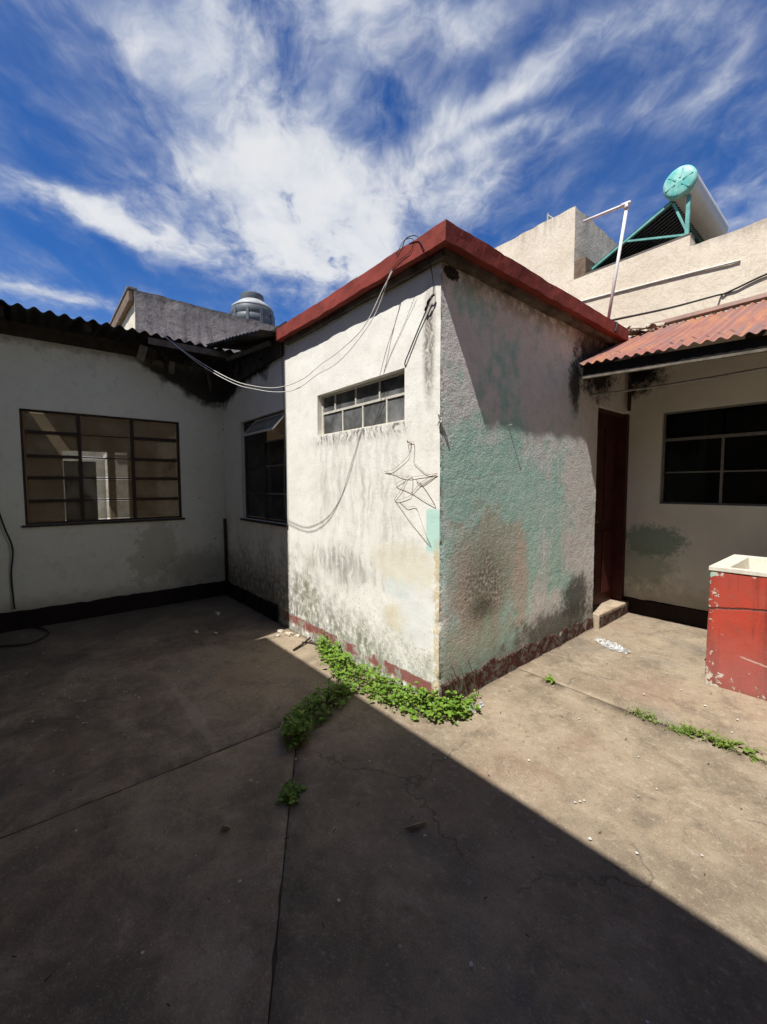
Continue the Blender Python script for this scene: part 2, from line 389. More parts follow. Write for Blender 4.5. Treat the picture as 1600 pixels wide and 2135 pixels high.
def plaster_shade():
    """pale wall of the tin-roofed house: chalky white, patched, dark rot below the eave"""
    m, n, b = material('chalky_white_plaster'); p = n.pos(); x, y, z = n.sep(p)
    n1 = n.m('ADD', n.m('MULTIPLY', n.noise(p, 2.2, 6, .6), .7), n.m('MULTIPLY', n.noise(p, 9, 5, .65), .3)); n2 = n.noise(p, 11, 6, .65); n3 = n.noise(p, 42, 4, .6); n.brk = n3
    col = n.mix(n.ss(n1, .35, .7), (.74, .735, .62), (.67, .66, .555))
    col = n.mix(n.m('MULTIPLY', n.ss(n2, .52, .72), .3), col, (.40, .39, .33))
    f = n.blob(y, z, -.86, .70, .26, .42, n1, 2.2, .12); col = n.mix(n.m('MULTIPLY', f, .55), col, (.42, .38, .25))
    f = n.blob(y, z, -.35, .42, .45, .22, n2, .8, .6); col = n.mix(n.m('MULTIPLY', f, .6), col, (.19, .165, .12))
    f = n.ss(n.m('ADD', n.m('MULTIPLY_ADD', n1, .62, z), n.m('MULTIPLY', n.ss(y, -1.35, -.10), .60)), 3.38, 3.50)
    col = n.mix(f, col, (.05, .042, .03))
    f = n.ss(n.m('MULTIPLY_ADD', n2, .22, z), 3.05, 3.16); col = n.mix(n.m('MULTIPLY', f, .6), col, (.20, .16, .10))
    f = n.m('MULTIPLY', n.ss(n.m('MULTIPLY_ADD', n2, .25, z), .52, .3), .6); col = n.mix(f, col, (.24, .22, .17))
    ch = n.ss(n.voro(n.v('ADD', p, n.v('SCALE', n.noise(p, 6, 3, color=True), sc=.25)), 3.4), .055, .035)
    col = n.mix(n.m('MULTIPLY', ch, .8), col, (.09, .085, .07))
    n.l.new(col, b.inputs['Base Color'])
    n.l.new(n.bump(n.m('ADD', n.m('MULTIPLY', n2, .6), n.m('MULTIPLY', n3, .3)), .4, .01), b.inputs['Normal'])
    return m
def plaster_leanto():
    m, n, b = material('grey_white_plaster'); p = n.pos(); x, y, z = n.sep(p)
    n1 = n.noise(p, 2.4, 6, .6); n2 = n.noise(p, 11, 6, .65); n3 = n.noise(p, 48, 4, .6); n.brk = n3
    col = n.mix(n.ss(n1, .35, .7), (.74, .735, .64), (.66, .65, .56))
    f = n.blob(x, z, .26, .90, .30, .17, n2, .7, .25); col = n.mix(n.m('MULTIPLY', f, .8), col, (.17, .27, .21))
    f = n.blob(x, z, .18, .62, .28, .22, n2, .7, .4); col = n.mix(n.m('MULTIPLY', f, .6), col, (.22, .28, .21))
    f = n.m('MULTIPLY', n.ss(n.m('MULTIPLY_ADD', n2, .4, z), .78, .45), .6); col = n.mix(f, col, (.26, .23, .16))
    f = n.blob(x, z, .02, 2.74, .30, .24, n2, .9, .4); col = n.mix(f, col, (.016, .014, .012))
    n.l.new(col, b.inputs['Base Color'])
    n.l.new(n.bump(n.m('ADD', n.m('MULTIPLY', n2, .6), n.m('MULTIPLY', n3, .35)), .4, .01), b.inputs['Normal'])
    return m
def plaster_cream(name, c1, c2, stain, zt, amt=.8):
    m, n, b = material(name); p = n.pos(); x, y, z = n.sep(p)
    n1 = n.noise(p, 1.3, 6, .62); n2 = n.noise(p, 6, 7, .65, .6); n3 = n.noise(p, 32, 4, .6)
    st = n.noise(n.xyz(n.m('MULTIPLY', x, 9), n.m('MULTIPLY', y, 9), n.m('MULTIPLY', z, .8)), 1.0, 6, .62)
    col = n.mix(n.ss(n1, .35, .68), c1, c2)
    vein = n.ss(n.m('ABSOLUTE', n.m('SUBTRACT', n2, .5)), .03, .0)
    col = n.mix(n.m('MULTIPLY', vein, .35), col, stain)
    col = n.mix(n.m('MULTIPLY', n.ss(n2, .54, .72), .45), col, n.mix(.5, c2, stain))
    top = n.m('MULTIPLY', n.ss(n.m('MULTIPLY_ADD', st, .7, z), zt+.2, zt+.6), n.ss(st, .4, .62))
    par = n.m('MULTIPLY', n.m('MULTIPLY', n.ss(n.m('MULTIPLY_ADD', st, .35, z), 4.55, 4.72), n.ss(x, .05, .25)), n.ss(z, 4.56, 4.5)); top = n.m('MAXIMUM', top, n.m('MULTIPLY', par, .9))
    col = n.mix(n.m('MULTIPLY', top, amt), col, (.14, .115, .09))
    n.l.new(col, b.inputs['Base Color'])
    n.l.new(n.bump(n.m('ADD', n.m('MULTIPLY', n2, .7), n.m('MULTIPLY', n3, .35)), .5, .02), b.inputs['Normal'])
    return m
def dirty_grey():
    m, n, b = material('weathered_grey_render'); p = n.pos(); x, y, z = n.sep(p)
    n1 = n.noise(p, 1.6, 6, .62); n2 = n.noise(p, 7, 7, .68); n3 = n.noise(p, 25, 5, .65)
    st = n.noise(n.xyz(0, n.m('MULTIPLY', y, 7), n.m('MULTIPLY', z, .9)), 1.0, 6, .62)
    col = n.mix(n.ss(z, 4.6, 5.4), (.46, .40, .365), (.31, .275, .25))
    col = n.mix(n.m('MULTIPLY', n.ss(st, .45, .7), .7), col, (.15, .13, .12))
    col = n.mix(n.m('MULTIPLY', n.ss(n2, .5, .68), .6), col, (.11, .095, .085))
    col = n.mix(n.m('MULTIPLY', n.ss(n3, .55, .7), .5), col, (.50, .46, .43))
    col = n.mix(n.m('MULTIPLY', n.ss(n.m('MULTIPLY_ADD', n2, .4, z), 5.5, 5.68), .6), col, (.09, .08, .07))
    n.l.new(col, b.inputs['Base Color']); n.l.new(n.bump(n2, .5, .03), b.inputs['Normal'])
    return m
def red_paint(name='red_paint', c=(.27, .042, .028), worn=(.46, .42, .36), wear=.62, scale=1.0, dark=(.10, .02, .015)):
    m, n, b = material(name); p = n.pos()
    n1 = n.noise(p, 3*scale, 6, .6); n2 = n.noise(p, 16*scale, 6, .65); n3 = n.noise(p, 60*scale, 3, .6)
    col = n.mix(n.ss(n1, .35, .7), c, tuple(k*.72 for k in c))
    col = n.mix(n.m('MULTIPLY', n.ss(n2, .5, .72), .6), col, dark)
    col = n.mix(n.ss(n.m('ADD', n.m('MULTIPLY', n2, .7), n.m('MULTIPLY', n3, .3)), wear, wear+.03), col, worn)
    n.l.new(col, b.inputs['Base Color']); b.inputs['Roughness'].default_value = .75
    n.l.new(n.bump(n.m('ADD', n2, n.m('MULTIPLY', n3, .4)), .4, .008), b.inputs['Normal'])
    return m
def concrete():
    m, n, b = material('stained_concrete'); p = n.pos(); x, y, z = n.sep(p)
    n1 = n.noise(p, .9, 7, .62, .4); n2 = n.noise(p, 4.5, 7, .66, .5); n3 = n.noise(p, 26, 6, .65); n4 = n.noise(p, 120, 3, .6)
    col = n.mix(n.ss(n1, .34, .66), (.300, .232, .155), (.205, .158, .107))
    col = n.mix(n.m('MULTIPLY', n.ss(n2, .46, .70), .58), col, (.110, .082, .056))
    col = n.mix(n.m('MULTIPLY', n.ss(n2, .48, .32), .55), col, (.34, .275, .195))
    col = n.mix(n.m('MULTIPLY', n.ss(n3, .54, .74), .55), col, (.095, .075, .055))
    col = n.mix(n.m('MULTIPLY', n.ss(n3, .46, .30), .55), col, (.40, .335, .25))
    pinky = n.ss(n.noise(n.v('ADD', p, (7, 3, 0)), 1.5, 5, .6), .52, .7); col = n.mix(n.m('MULTIPLY', pinky, .35), col, (.24, .145, .095))
    gr = n.ss(n.noise(n.v('ADD', p, (17, 5, 0)), 1.1, 5, .65), .55, .75); col = n.mix(n.m('MULTIPLY', gr, .6), col, (.105, .102, .10))
    # darker tint growing towards the tin-roofed house side
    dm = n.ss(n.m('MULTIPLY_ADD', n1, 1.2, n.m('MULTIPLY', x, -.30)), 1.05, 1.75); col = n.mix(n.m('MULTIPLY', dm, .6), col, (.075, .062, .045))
    # old worn-through trowel swirls
    sx = n.m('SUBTRACT', x, .72); sy = n.m('SUBTRACT', y, -.14); rr = n.m('SQRT', n.m('MULTIPLY_ADD', sx, sx, n.m('MULTIPLY', n.m('MULTIPLY', sy, sy), 2.2)))
    rr = n.m('MULTIPLY_ADD', n2, .05, rr)
    sw = n.m('MULTIPLY', n.ss(n.m('SINE', n.m('MULTIPLY', rr, 210)), .2, .9), n.ss(rr, .20, .12)); col = n.mix(n.m('MULTIPLY', sw, .22), col, (.36, .31, .24))
    # pale strip of filler, thin shrinkage cracks, small lime spots
    f = n.m('MULTIPLY', n.blob(x, y, -.95, -1.275, .5, .035, n2, 1.0, .4), .55); col = n.mix(f, col, (.36, .30, .23))
    f = n.m('MULTIPLY', n.blob(x, y, 1.15, -1.74, .45, .03, n2, 1.2, .4), .0); col = n.mix(f, col, (.36, .30, .23))
    dl = n.m('ABSOLUTE', n.m('ADD', n.m('MULTIPLY', n.m('SUBTRACT', x, .07), .5239), n.m('MULTIPLY', n.m('ADD', y, 1.13), .8518)))
    f = n.m('MULTIPLY', n.m('MULTIPLY', n.ss(n.m('MULTIPLY_ADD', n2, .10, dl), .10, .055), n.ss(x, -.3, .1)), n.ss(n3, .44, .56)); col = n.mix(n.m('MULTIPLY', f, .6), col, (.38, .32, .25))
    gm_shade = n.m('MULTIPLY', n.ss(n.m('MULTIPLY_ADD', n1, 1.6, n.m('MULTIPLY', y, -.45)), 1.05, 1.75), n.ss(n2, .32, .62)); col = n.mix(n.m('MULTIPLY', gm_shade, .55), col, (.085, .068, .050))  # grime tone that also deepens the shade on the near floor
    col = n.mix(n.m('MULTIPLY', n.ss(n4, .54, .68), .35), col, (.12, .095, .07)); col = n.mix(n.m('MULTIPLY', n.ss(n4, .44, .32), .35), col, (.42, .36, .28))
    wv = n.v('ADD', p, n.v('SCALE', n.v('SUBTRACT', n.noise(p, 3, 5, .6, color=True), (.5, .5, .5)), sc=.5))
    ck = n.m('MULTIPLY', n.ss(n.voro(wv, .55, 'DISTANCE_TO_EDGE'), .006, .001), n.ss(n1, .45, .55)); col = n.mix(n.m('MULTIPLY', ck, .5), col, (.05, .042, .034))
    sp = n.ss(n.voro(p, 13), .10, .06); sel = n.ss(n.voro(p, 13, out='Color'), .72, .74)
    col = n.mix(n.m('MULTIPLY', n.m('MULTIPLY', sp, sel), .45), col, (.45, .41, .34))
    # splashed white paint by the wash sink side
    f = n.blob(x, y, 1.75, .72, .22, .42, n3, 1.6, .2); col = n.mix(n.m('MULTIPLY', n.m('MULTIPLY', f, n.ss(n3, .47, .55)), .6), col, (.52, .49, .45))
    n.l.new(col, b.inputs['Base Color'])
    rg = n.ss(n2, .3, .7, .95, .72); n.l.new(rg, b.inputs['Roughness'])
    h = n.m('ADD', n.m('MULTIPLY', n3, .8), n.m('MULTIPLY', n4, .35)); h = n.m('SUBTRACT', h, n.m('MULTIPLY', ck, .3))
    n.l.new(n.bump(h, .5, .010), b.inputs['Normal'])
    return m
def simple(name, c, rough=.8, var=.35, scale=8, metal=0, spec=.25, bump=.2, c2=None):
    m, n, b = material(name); p = n.pos(); n1 = n.noise(p, scale, 6, .62)
    d = c2 if c2 else tuple(k*(1-var) for k in c)
    n.l.new(n.mix(n.ss(n1, .35, .68), c, d), b.inputs['Base Color'])
    b.inputs['Roughness'].default_value = rough; b.inputs['Metallic'].default_value = metal; b.inputs['Specular IOR Level'].default_value = spec
    if bump: n.l.new(n.bump(n.noise(p, scale*5, 4, .6), bump, .006), b.inputs['Normal'])
    return m
def tin_red():
    m, n, b = material('oxide_red_tin'); p = n.pos(); x, y, z = n.sep(p)
    n1 = n.noise(p, 2.2, 6, .6); n2 = n.noise(p, 12, 6, .65); st = n.noise(n.xyz(n.m('MULTIPLY', x, 26), n.m('MULTIPLY', y, 1.5), 0), 1, 5, .6)
    col = n.mix(n.ss(n1, .35, .68), (.29, .118, .085), (.235, .135, .112))
    col = n.mix(n.m('MULTIPLY', n.m('MULTIPLY', n.ss(st, .44, .62), n.ss(n1, .34, .54)), .80), col, (.43, .175, .075))
    col = n.mix(n.m('MULTIPLY', n.ss(n2, .56, .72), .7), col, (.15, .05, .035))
    lap = n.m('MULTIPLY', n.ss(n.m('ABSOLUTE', n.m('SUBTRACT', y, 1.93)), .02, .008), n.ss(n.noise(p, 17, 3), .48, .56)); col = n.mix(n.m('MULTIPLY', lap, .8), col, (.04, .02, .016))
    n.l.new(col, b.inputs['Base Color']); b.inputs['Roughness'].default_value = .52; b.inputs['Specular IOR Level'].default_value = .45
    n.l.new(n.bump(n2, .2, .006), b.inputs['Normal'])
    return m
def glass(name, tint, gloss=.06, rough=.02, dust=.0, dustcol=(.3, .28, .24)):
    m = bpy.data.materials.new(name); m.use_nodes = True; t = m.node_tree; t.nodes.clear(); n = NT(t)
    out = n.new('ShaderNodeOutputMaterial'); tr = n.new('ShaderNodeBsdfTransparent'); tr.inputs[0].default_value = (*tint, 1)
    gl = n.new('ShaderNodeBsdfGlossy'); gl.inputs['Roughness'].default_value = rough; gl.inputs['Color'].default_value = (.35, .35, .34, 1)
    fr = n.new('ShaderNodeFresnel'); fr.inputs[0].default_value = 1.45
    mx_ = n.new('ShaderNodeMixShader'); n.l.new(n.m('ADD', fr.outputs[0], gloss-.04, clamp=True), mx_.inputs[0]); n.l.new(tr.outputs[0], mx_.inputs[1]); n.l.new(gl.outputs[0], mx_.inputs[2])
    df = n.new('ShaderNodeBsdfDiffuse'); df.inputs[0].default_value = (*dustcol, 1)
    m2 = n.new('ShaderNodeMixShader'); p = n.pos(); n.l.new(n.ss(n.noise(p, 5, 5, .6), .3, .75, dust*.4, dust*1.4), m2.inputs[0])
    n.l.new(mx_.outputs[0], m2.inputs[1]); n.l.new(df.outputs[0], m2.inputs[2]); n.l.new(m2.outputs[0], out.inputs[0])
    return m
def leaf_mat(name, c1, c2, tr=.35):
    m, n, b = material(name); p = n.pos(); n1 = n.noise(p, 60, 3, .5); n2 = n.noise(p, 9, 3, .5)
    col = n.mix(n.ss(n.m('ADD', n.m('MULTIPLY', n1, .6), n.m('MULTIPLY', n2, .4)), .38, .62), c1, c2)
    col = n.mix(n.m('MULTIPLY', n.ss(n.noise(p, 33, 2, .5), .62, .68), .7), col, (.34, .27, .08))
    n.l.new(col, b.inputs['Base Color']); b.inputs['Roughness'].default_value = .5; b.inputs['Specular IOR Level'].default_value = .35
    tl = n.new('ShaderNodeBsdfTranslucent'); n.l.new(col, tl.inputs[0]); mx_ = n.new('ShaderNodeMixShader'); mx_.inputs[0].default_value = tr
    n.l.new(b.outputs[0], mx_.inputs[1]); n.l.new(tl.outputs[0], mx_.inputs[2]); n.l.new(mx_.outputs[0], m.node_tree.nodes['Material Output'].inputs[0])
    return m

M_front = plaster_front(); M_side = plaster_side(); M_shade = plaster_shade(); M_lean = plaster_leanto()
M_cream = plaster_cream('cream_render', (.74, .645, .50), (.66, .56, .42), (.38, .29, .19), 5.62, .45)
M_grey = dirty_grey()
M_brown = simple('brown_render', (.20, .14, .095), .9, .4, 9)
M_whitewall = simple('white_limewash', (.74, .73, .69), .9, .15, 5)
M_rear = simple('beige_render', (.40, .36, .30), .9, .3, 3)
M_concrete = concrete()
M_dirt = simple('packed_dirt', (.10, .08, .06), .95, .4, 14)
M_fascia = red_paint('red_fascia_paint', (.265, .048, .034), (.25, .15, .11), .645, 1.0, (.085, .022, .017))
M_under = simple('mouldy_concrete', (.16, .13, .095), .95, .0, 7, c2=(.06, .05, .038))
M_skirt = red_paint('flaking_maroon_paint', (.075, .020, .016), (.13, .12, .095), .50, 1.2, (.026, .014, .011))
M_skirtdark = red_paint('shaded_maroon_paint', (.016, .008, .007), (.04, .034, .03), .74, 1.2, (.008, .005, .004))  # maroon taken near black to paint in the shade along these walls
M_sill = simple('worn_cement', (.42, .33, .23), .9, .35, 10)
M_tinred = tin_red()
M_tinold = simple('blackened_fibre_cement', (.060, .054, .048), .95, .0, 6, c2=(.028, .025, .022), bump=.3)
M_wood = simple('rotten_timber', (.055, .042, .030), .95, .5, 12, bump=.4)
M_woodgrey = simple('weathered_board', (.19, .16, .125), .95, .45, 12, bump=.4)
M_ironbrown = simple('rusty_window_iron', (.048, .032, .024), .7, .4, 30)
M_ironwhite = simple('chipped_white_window_paint', (.62, .58, .49), .7, .25, 40)
M_irongrey = simple('grey_window_iron', (.19, .18, .165), .7, .3, 30)
M_glass = glass('clear_window_glass', (.80, .78, .72), .05, .03, .30, (.44, .38, .26))
M_glassdark = glass('grimy_dark_glass', (.12, .12, .12), .06, .12, .38, (.36, .36, .35))
M_glassgrey = glass('grey_grimy_glass', (.16, .16, .15), .05, .08, .16, (.26, .26, .25))
M_glasssooty = glass('dark_room_glass', (.18, .18, .17), .02, .04, .02)
M_tan = simple('tan_inside_paint', (.56, .45, .32), .9, .15, 3)
M_door = simple('dark_red_door_paint', (.075, .018, .013), .6, .45, 7)
M_black = simple('shade_black', (.014, .012, .010), .95, .3, 9, bump=0)  # near-black that stands in for shade under the eave and indoors
M_pvc = simple('white_pvc', (.74, .72, .68), .45, .15, 9, spec=.4, bump=0)
M_pipegrey = simple('grey_conduit', (.34, .33, .30), .6, .3, 14)
M_cable = simple('black_cable', (.035, .032, .03), .6, .3, 20, bump=0)
M_wirepale = simple('pale_cable', (.66, .63, .57), .6, .2, 20, bump=0)
M_wire = simple('rusty_wire', (.42, .33, .25), .6, .4, 60, bump=0)
M_tank = simple('grey_tank_plastic', (.12, .13, .135), .5, .25, 3, spec=.4, bump=0)
M_tanklid = simple('pale_tank_top', (.40, .40, .38), .5, .25, 5, spec=.4, bump=0)
M_tealpaint = simple('teal_frame_paint', (.16, .42, .36), .55, .3, 9, spec=.4)
M_tealcap = simple('patchy_teal_cap', (.12, .46, .38), .4, .0, 8, spec=.5, c2=(.36, .62, .54))
M_tankwhite = simple('white_enamel', (.70, .68, .62), .4, .12, 3, spec=.5, bump=0)
M_tubes = simple('dark_vacuum_tube', (.010, .018, .020), .22, .3, 6, spec=.6, bump=0)
M_backsheet = simple('dark_green_sheet', (.016, .040, .038), .5, .3, 6)
M_sinkrim = simple('cream_terrazzo', (.66, .61, .50), .7, .18, 14)
M_leaf = leaf_mat('fresh_weed_leaf', (.10, .21, .018), (.23, .36, .05))
M_leafdull = leaf_mat('grassy_weed_leaf', (.14, .23, .03), (.24, .33, .07))
M_stem = simple('weed_stem', (.12, .15, .04), .7, .3, 40, bump=0)
M_straw = simple('dry_stalk', (.16, .12, .06), .8, .4, 40, bump=0)
M_chip = simple('paint_chip', (.56, .53, .47), .8, .3, 50, bump=0)
M_stone = simple('plaster_lump', (.50, .43, .33), .95, .35, 18, bump=.4)
M_deadleaf = simple('dead_leaf', (.34, .24, .14), .85, .4, 40, bump=0)
M_soil = simple('courtyard_soil', (.16, .13, .10), .95, .3, .6)

def film():
    m, n, b = material('crumpled_clear_film'); p = n.pos()
    b.inputs['Base Color'].default_value = (.55, .56, .55, 1); b.inputs['Roughness'].default_value = .3; b.inputs['Specular IOR Level'].default_value = .6
    tr = n.new('ShaderNodeBsdfTransparent'); mx_ = n.new('ShaderNodeMixShader')
    n.l.new(n.ss(n.noise(p, 30, 4, .6), .38, .62, .10, .80), mx_.inputs[0]); n.l.new(tr.outputs[0], mx_.inputs[1]); n.l.new(b.outputs[0], mx_.inputs[2])
    n.l.new(mx_.outputs[0], m.node_tree.nodes['Material Output'].inputs[0]); return m
M_film = film()
def sink_red():
    m, n, b = material('flaking_red_sink_paint'); p = n.pos(); x, y, z = n.sep(p)
    n1 = n.noise(p, 3, 6, .6); n2 = n.noise(p, 15, 6, .65); n3 = n.noise(p, 50, 4, .6)
    st = n.noise(n.xyz(n.m('MULTIPLY', x, 16), n.m('MULTIPLY', y, 16), n.m('MULTIPLY', z, 1.2)), 1, 5, .6)
    col = n.mix(n.ss(n1, .35, .68), (.42, .055, .030), (.36, .065, .045))
    col = n.mix(n.m('MULTIPLY', n.ss(st, .48, .66), .75), col, (.19, .035, .025)); col = n.mix(n.m('MULTIPLY', n.ss(n2, .54, .66), .5), col, (.30, .075, .055))
    col = n.mix(n.m('MULTIPLY', n.ss(n.m('MULTIPLY_ADD', n2, .4, z), .8, .3), .55), col, (.33, .13, .11)); col = n.mix(n.m('MULTIPLY', n.ss(n.m('MULTIPLY_ADD', n1, .25, z), .26, .12), .5), col, (.12, .07, .05))
    edge = n.m('ADD', n.m('MULTIPLY', n.ss(x, 1.22, 1.07), .13), n.m('ADD', n.m('MULTIPLY', n.ss(z, .28, .08), .10), n.m('MULTIPLY', n.ss(z, .83, .88), .12)))
    ch = n.m('ADD', n.m('ADD', n.m('MULTIPLY', n2, .65), n.m('MULTIPLY', n3, .35)), edge)
    f = n.ss(ch, .665, .69); pc = n.mix(n.ss(n1, .55, .60), (.52, .47, .39), (.30, .50, .40))
    col = n.mix(f, col, pc)
    cz = n.m('SUBTRACT', z, n.m('MULTIPLY_ADD', n.m('SINE', n.m('MULTIPLY', x, 5.5)), .035, n.m('MULTIPLY_ADD', n2, .03, .60)))
    c1 = n.ss(n.m('ABSOLUTE', cz), .011, .003); col = n.mix(n.m('MULTIPLY', c1, .9), col, (.06, .035, .028))
    cz2 = n.m('SUBTRACT', z, n.m('MULTIPLY_ADD', x, -.22, n.m('MULTIPLY_ADD', n2, .03, .56)))
    c2 = n.m('MULTIPLY', n.ss(n.m('ABSOLUTE', cz2), .008, .002), n.ss(x, 1.24, 1.28)); col = n.mix(n.m('MULTIPLY', c2, .8), col, (.55, .40, .33))
    n.l.new(col, b.inputs['Base Color']); b.inputs['Roughness'].default_value = .6
    h = n.m('SUBTRACT', n.m('ADD', n.m('MULTIPLY', n2, .4), n.m('MULTIPLY', n3, .3)), n.m('MULTIPLY', f, .5)); h = n.m('SUBTRACT', h, c1)
    n.l.new(n.bump(h, .5, .008), b.inputs['Normal']); return m
M_sinkred = sink_red()

# ================================================================ GROUND AND COURTYARD FLOOR
def floor_z(x, y): return max(0., y)*.022
mb = MB(); mb.quad((-600, -600, -.16), (600, -600, -.16), (600, 600, -.16), (-600, 600, -.16))
tag(mb.build('ground', M_soil), kind='structure')
mb = MB(); mb.quad((-4.0, -2.45, -.007), (4.3, -2.45, -.007), (4.3, -.01, -.007), (-4.0, -.01, -.007))
mb.quad((-.02, -.01, -.007), (4.3, -.01, -.007), (4.3, 3.12, floor_z(0, 3.12)-.007), (-.02, 3.12, floor_z(0, 3.12)-.007))
yard = tag(mb.build('courtyard_floor', M_dirt), kind='structure')
def slab(outline, seed, shrink=.002):
    """one cast concrete bay: ragged joint edges, slightly uneven top, real thickness"""
    rnd = random.Random(seed); pts = []
    n = len(outline); area = sum(outline[i][0]*outline[(i+1) % n][1]-outline[(i+1) % n][0]*outline[i][1] for i in range(n))
    if area < 0: outline = outline[::-1]
    for i in range(n):
        a = Vector(outline[i]); b = Vector(outline[(i+1) % n]); d = b-a; L = d.length; nrm = Vector((-d.y, d.x))/L
        k = max(1, int(L/.05))
        for j in range(k):
            q = a + d*(j/k)
            w = shrink + .004*abs(fbm(q.x, q.y, seed, 5, 3)) + (.005 if nz(q.x, q.y, seed+9, 9) > .42 else 0)
            pts.append(q + nrm*w)
    m = len(pts); xs = [p.x for p in pts]; ys = [p.y for p in pts]
    inner = []
    def inside(px, py):
        c = False; j = m-1
        for i in range(m):
            if (pts[i].y > py) != (pts[j].y > py) and px < (pts[j].x-pts[i].x)*(py-pts[i].y)/(pts[j].y-pts[i].y)+pts[i].x: c = not c
            j = i
        return c
    st = .11; x = min(xs)+st/2
    while x < max(xs):
        y = min(ys)+st/2
        while y < max(ys):
            if inside(x, y): inner.append(Vector((x+rnd.uniform(-.02, .02), y+rnd.uniform(-.02, .02))))
            y += st
        x += st
    V, E, F, *_ = delaunay_2d_cdt(pts+inner, [], [list(range(m))], 1, 1e-5)
    vs = []
    for v in V: vs.append((v.x, v.y, floor_z(v.x, v.y) + .004*fbm(v.x, v.y, 3, .9, 3)))
    fs = [tuple(f) for f in F]; nv = len(vs)
    ec = {}
    for f in fs:
        for i in range(len(f)):
            e = (f[i], f[(i+1) % len(f)]); ec[e] = 1
    bnd = [e for e in ec if (e[1], e[0]) not in ec]
    low = {}
    for a, b in bnd:
        for k in (a, b):
            if k not in low: low[k] = len(vs); p = vs[k]; vs.append((p[0], p[1], p[2]-.03))
    for a, b in bnd: fs.append((b, a, low[a], low[b]))
    me = bpy.data.meshes.new('slab'); me.from_pydata(vs, [], fs); me.update()
    me.polygons.foreach_set('use_smooth', [len(p.vertices) == 3 for p in me.polygons])
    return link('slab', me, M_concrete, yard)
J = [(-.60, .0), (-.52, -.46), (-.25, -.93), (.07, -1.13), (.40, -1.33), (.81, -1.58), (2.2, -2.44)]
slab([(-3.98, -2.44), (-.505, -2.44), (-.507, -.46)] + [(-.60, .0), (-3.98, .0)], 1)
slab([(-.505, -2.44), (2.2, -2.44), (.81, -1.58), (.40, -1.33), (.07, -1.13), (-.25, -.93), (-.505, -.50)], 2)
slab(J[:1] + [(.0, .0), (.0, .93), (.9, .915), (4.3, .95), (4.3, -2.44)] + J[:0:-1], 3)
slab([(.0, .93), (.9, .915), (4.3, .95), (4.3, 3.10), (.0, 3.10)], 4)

# ================================================================ FLAT-ROOFED ROOM (centre)
room = thing('flat_roofed_room', 'small flat-roofed room with red roof edge, cream sunlit wall and worn teal wall', 'outbuilding', (-1.1, 1.4, 0))
XL = -2.10                                   # where its cream wall runs on into the tin-roofed house
DOOR = (2.29, 3.06, .19, 2.28)
def room_out(u, v):
    lump = .0035*fbm(u*1.0+5, v, 2.2, 9, 3) + .006*fbm(u, v, 7.7, 1.3, 2)
    if u <= 0:
        ed = max(0, 1+u/.045); cut = ed*(.006+.022*max(0, fbm(0, v, 4.4, 8, 5)))*(1.7 if v < 1.12 else .45)
        return Vector((u - cut*.75, lump*.6 + cut*.75, v))
    ed = max(0, 1-u/.045); cut = ed*(.006+.022*max(0, fbm(0, v, 4.4, 8, 5)))*(1.7 if v < 1.12 else .45)
    lump = .0022*fbm(5, u, v, 22, 3) + .004*fbm(1, u, v, 1.3, 2)
    if u < .02: lump *= u/.02
    return Vector((lump - cut*.75, u + cut*.75, v))
def room_in(u, v):
    if u <= 0: return Vector((min(u, -.16), .16, v))
    return Vector((-.16, max(u, .16), v))
W1 = (-1.503, -.333, 1.957, 2.322)
wallgrid('wall', room_out, room_in, XL, 3.08, -.03, 2.944, [W1, DOOR], .03, [M_front, M_side], room,
         msel=lambda u, v: 0 if u < 0 else 1, extra=(0.,))
mb = MB(); mb.box(XL, XL+.14, .17, 3.06, 0, 2.94); mb.box(XL+.15, -.17, 2.92, 3.06, 0, 2.94)
mb.build('back_wall', M_whitewall, room)
# roof slab, painted edge and its rough underside
sx0, sx1, sy0, sy1 = -2.122, .126, -.097, 2.648
def slabring(z0, z1, inset, name, mat, amp, zt_jit=.0):
    vs = []; fs = []
    loop = []
    def seg(a, b, k):
        for i in range(k):
            t = i/k; loop.append((a[0]+(b[0]-a[0])*t, a[1]+(b[1]-a[1])*t))
    i = inset
    c = [(sx0+i, sy0+i), (sx1-i, sy0+i), (sx1-i, sy1-i), (sx0+i, sy1-i)]
    for k in range(4): seg(c[k], c[(k+1) % 4], 60)
    n = len(loop)
    for z in (z0, (z0+z1)/2, z1):
        for (x, y) in loop:
            o = amp*fbm(x, y, z, 6, 3)
            jx = o if abs(x-c[1][0]) < .001 else 0; jy = o if abs(y-c[0][1]) < .001 else 0
            vs.append((x+jx, y+jy, z + (zt_jit*fbm(x, y, 3, 8, 3) if z == z0 else amp*.8*fbm(x, y, 9, 5, 3))))
    for r in range(2):
        for k in range(n):
            a = r*n+k; b = r*n+(k+1) % n; fs.append((a, b, b+n, a+n))
    fs.append(tuple(range(2*n, 3*n))); fs.append(tuple(range(n-1, -1, -1)))
    me = bpy.data.meshes.new(name); me.from_pydata(vs, [], fs); me.update(); return link(name, me, mat, room)
slabring(2.948, 3.060, 0, 'roof_slab', M_fascia, .0065, .010)
slabring(2.905, 2.9455, .06, 'slab_ledge', M_under, .008, .014)
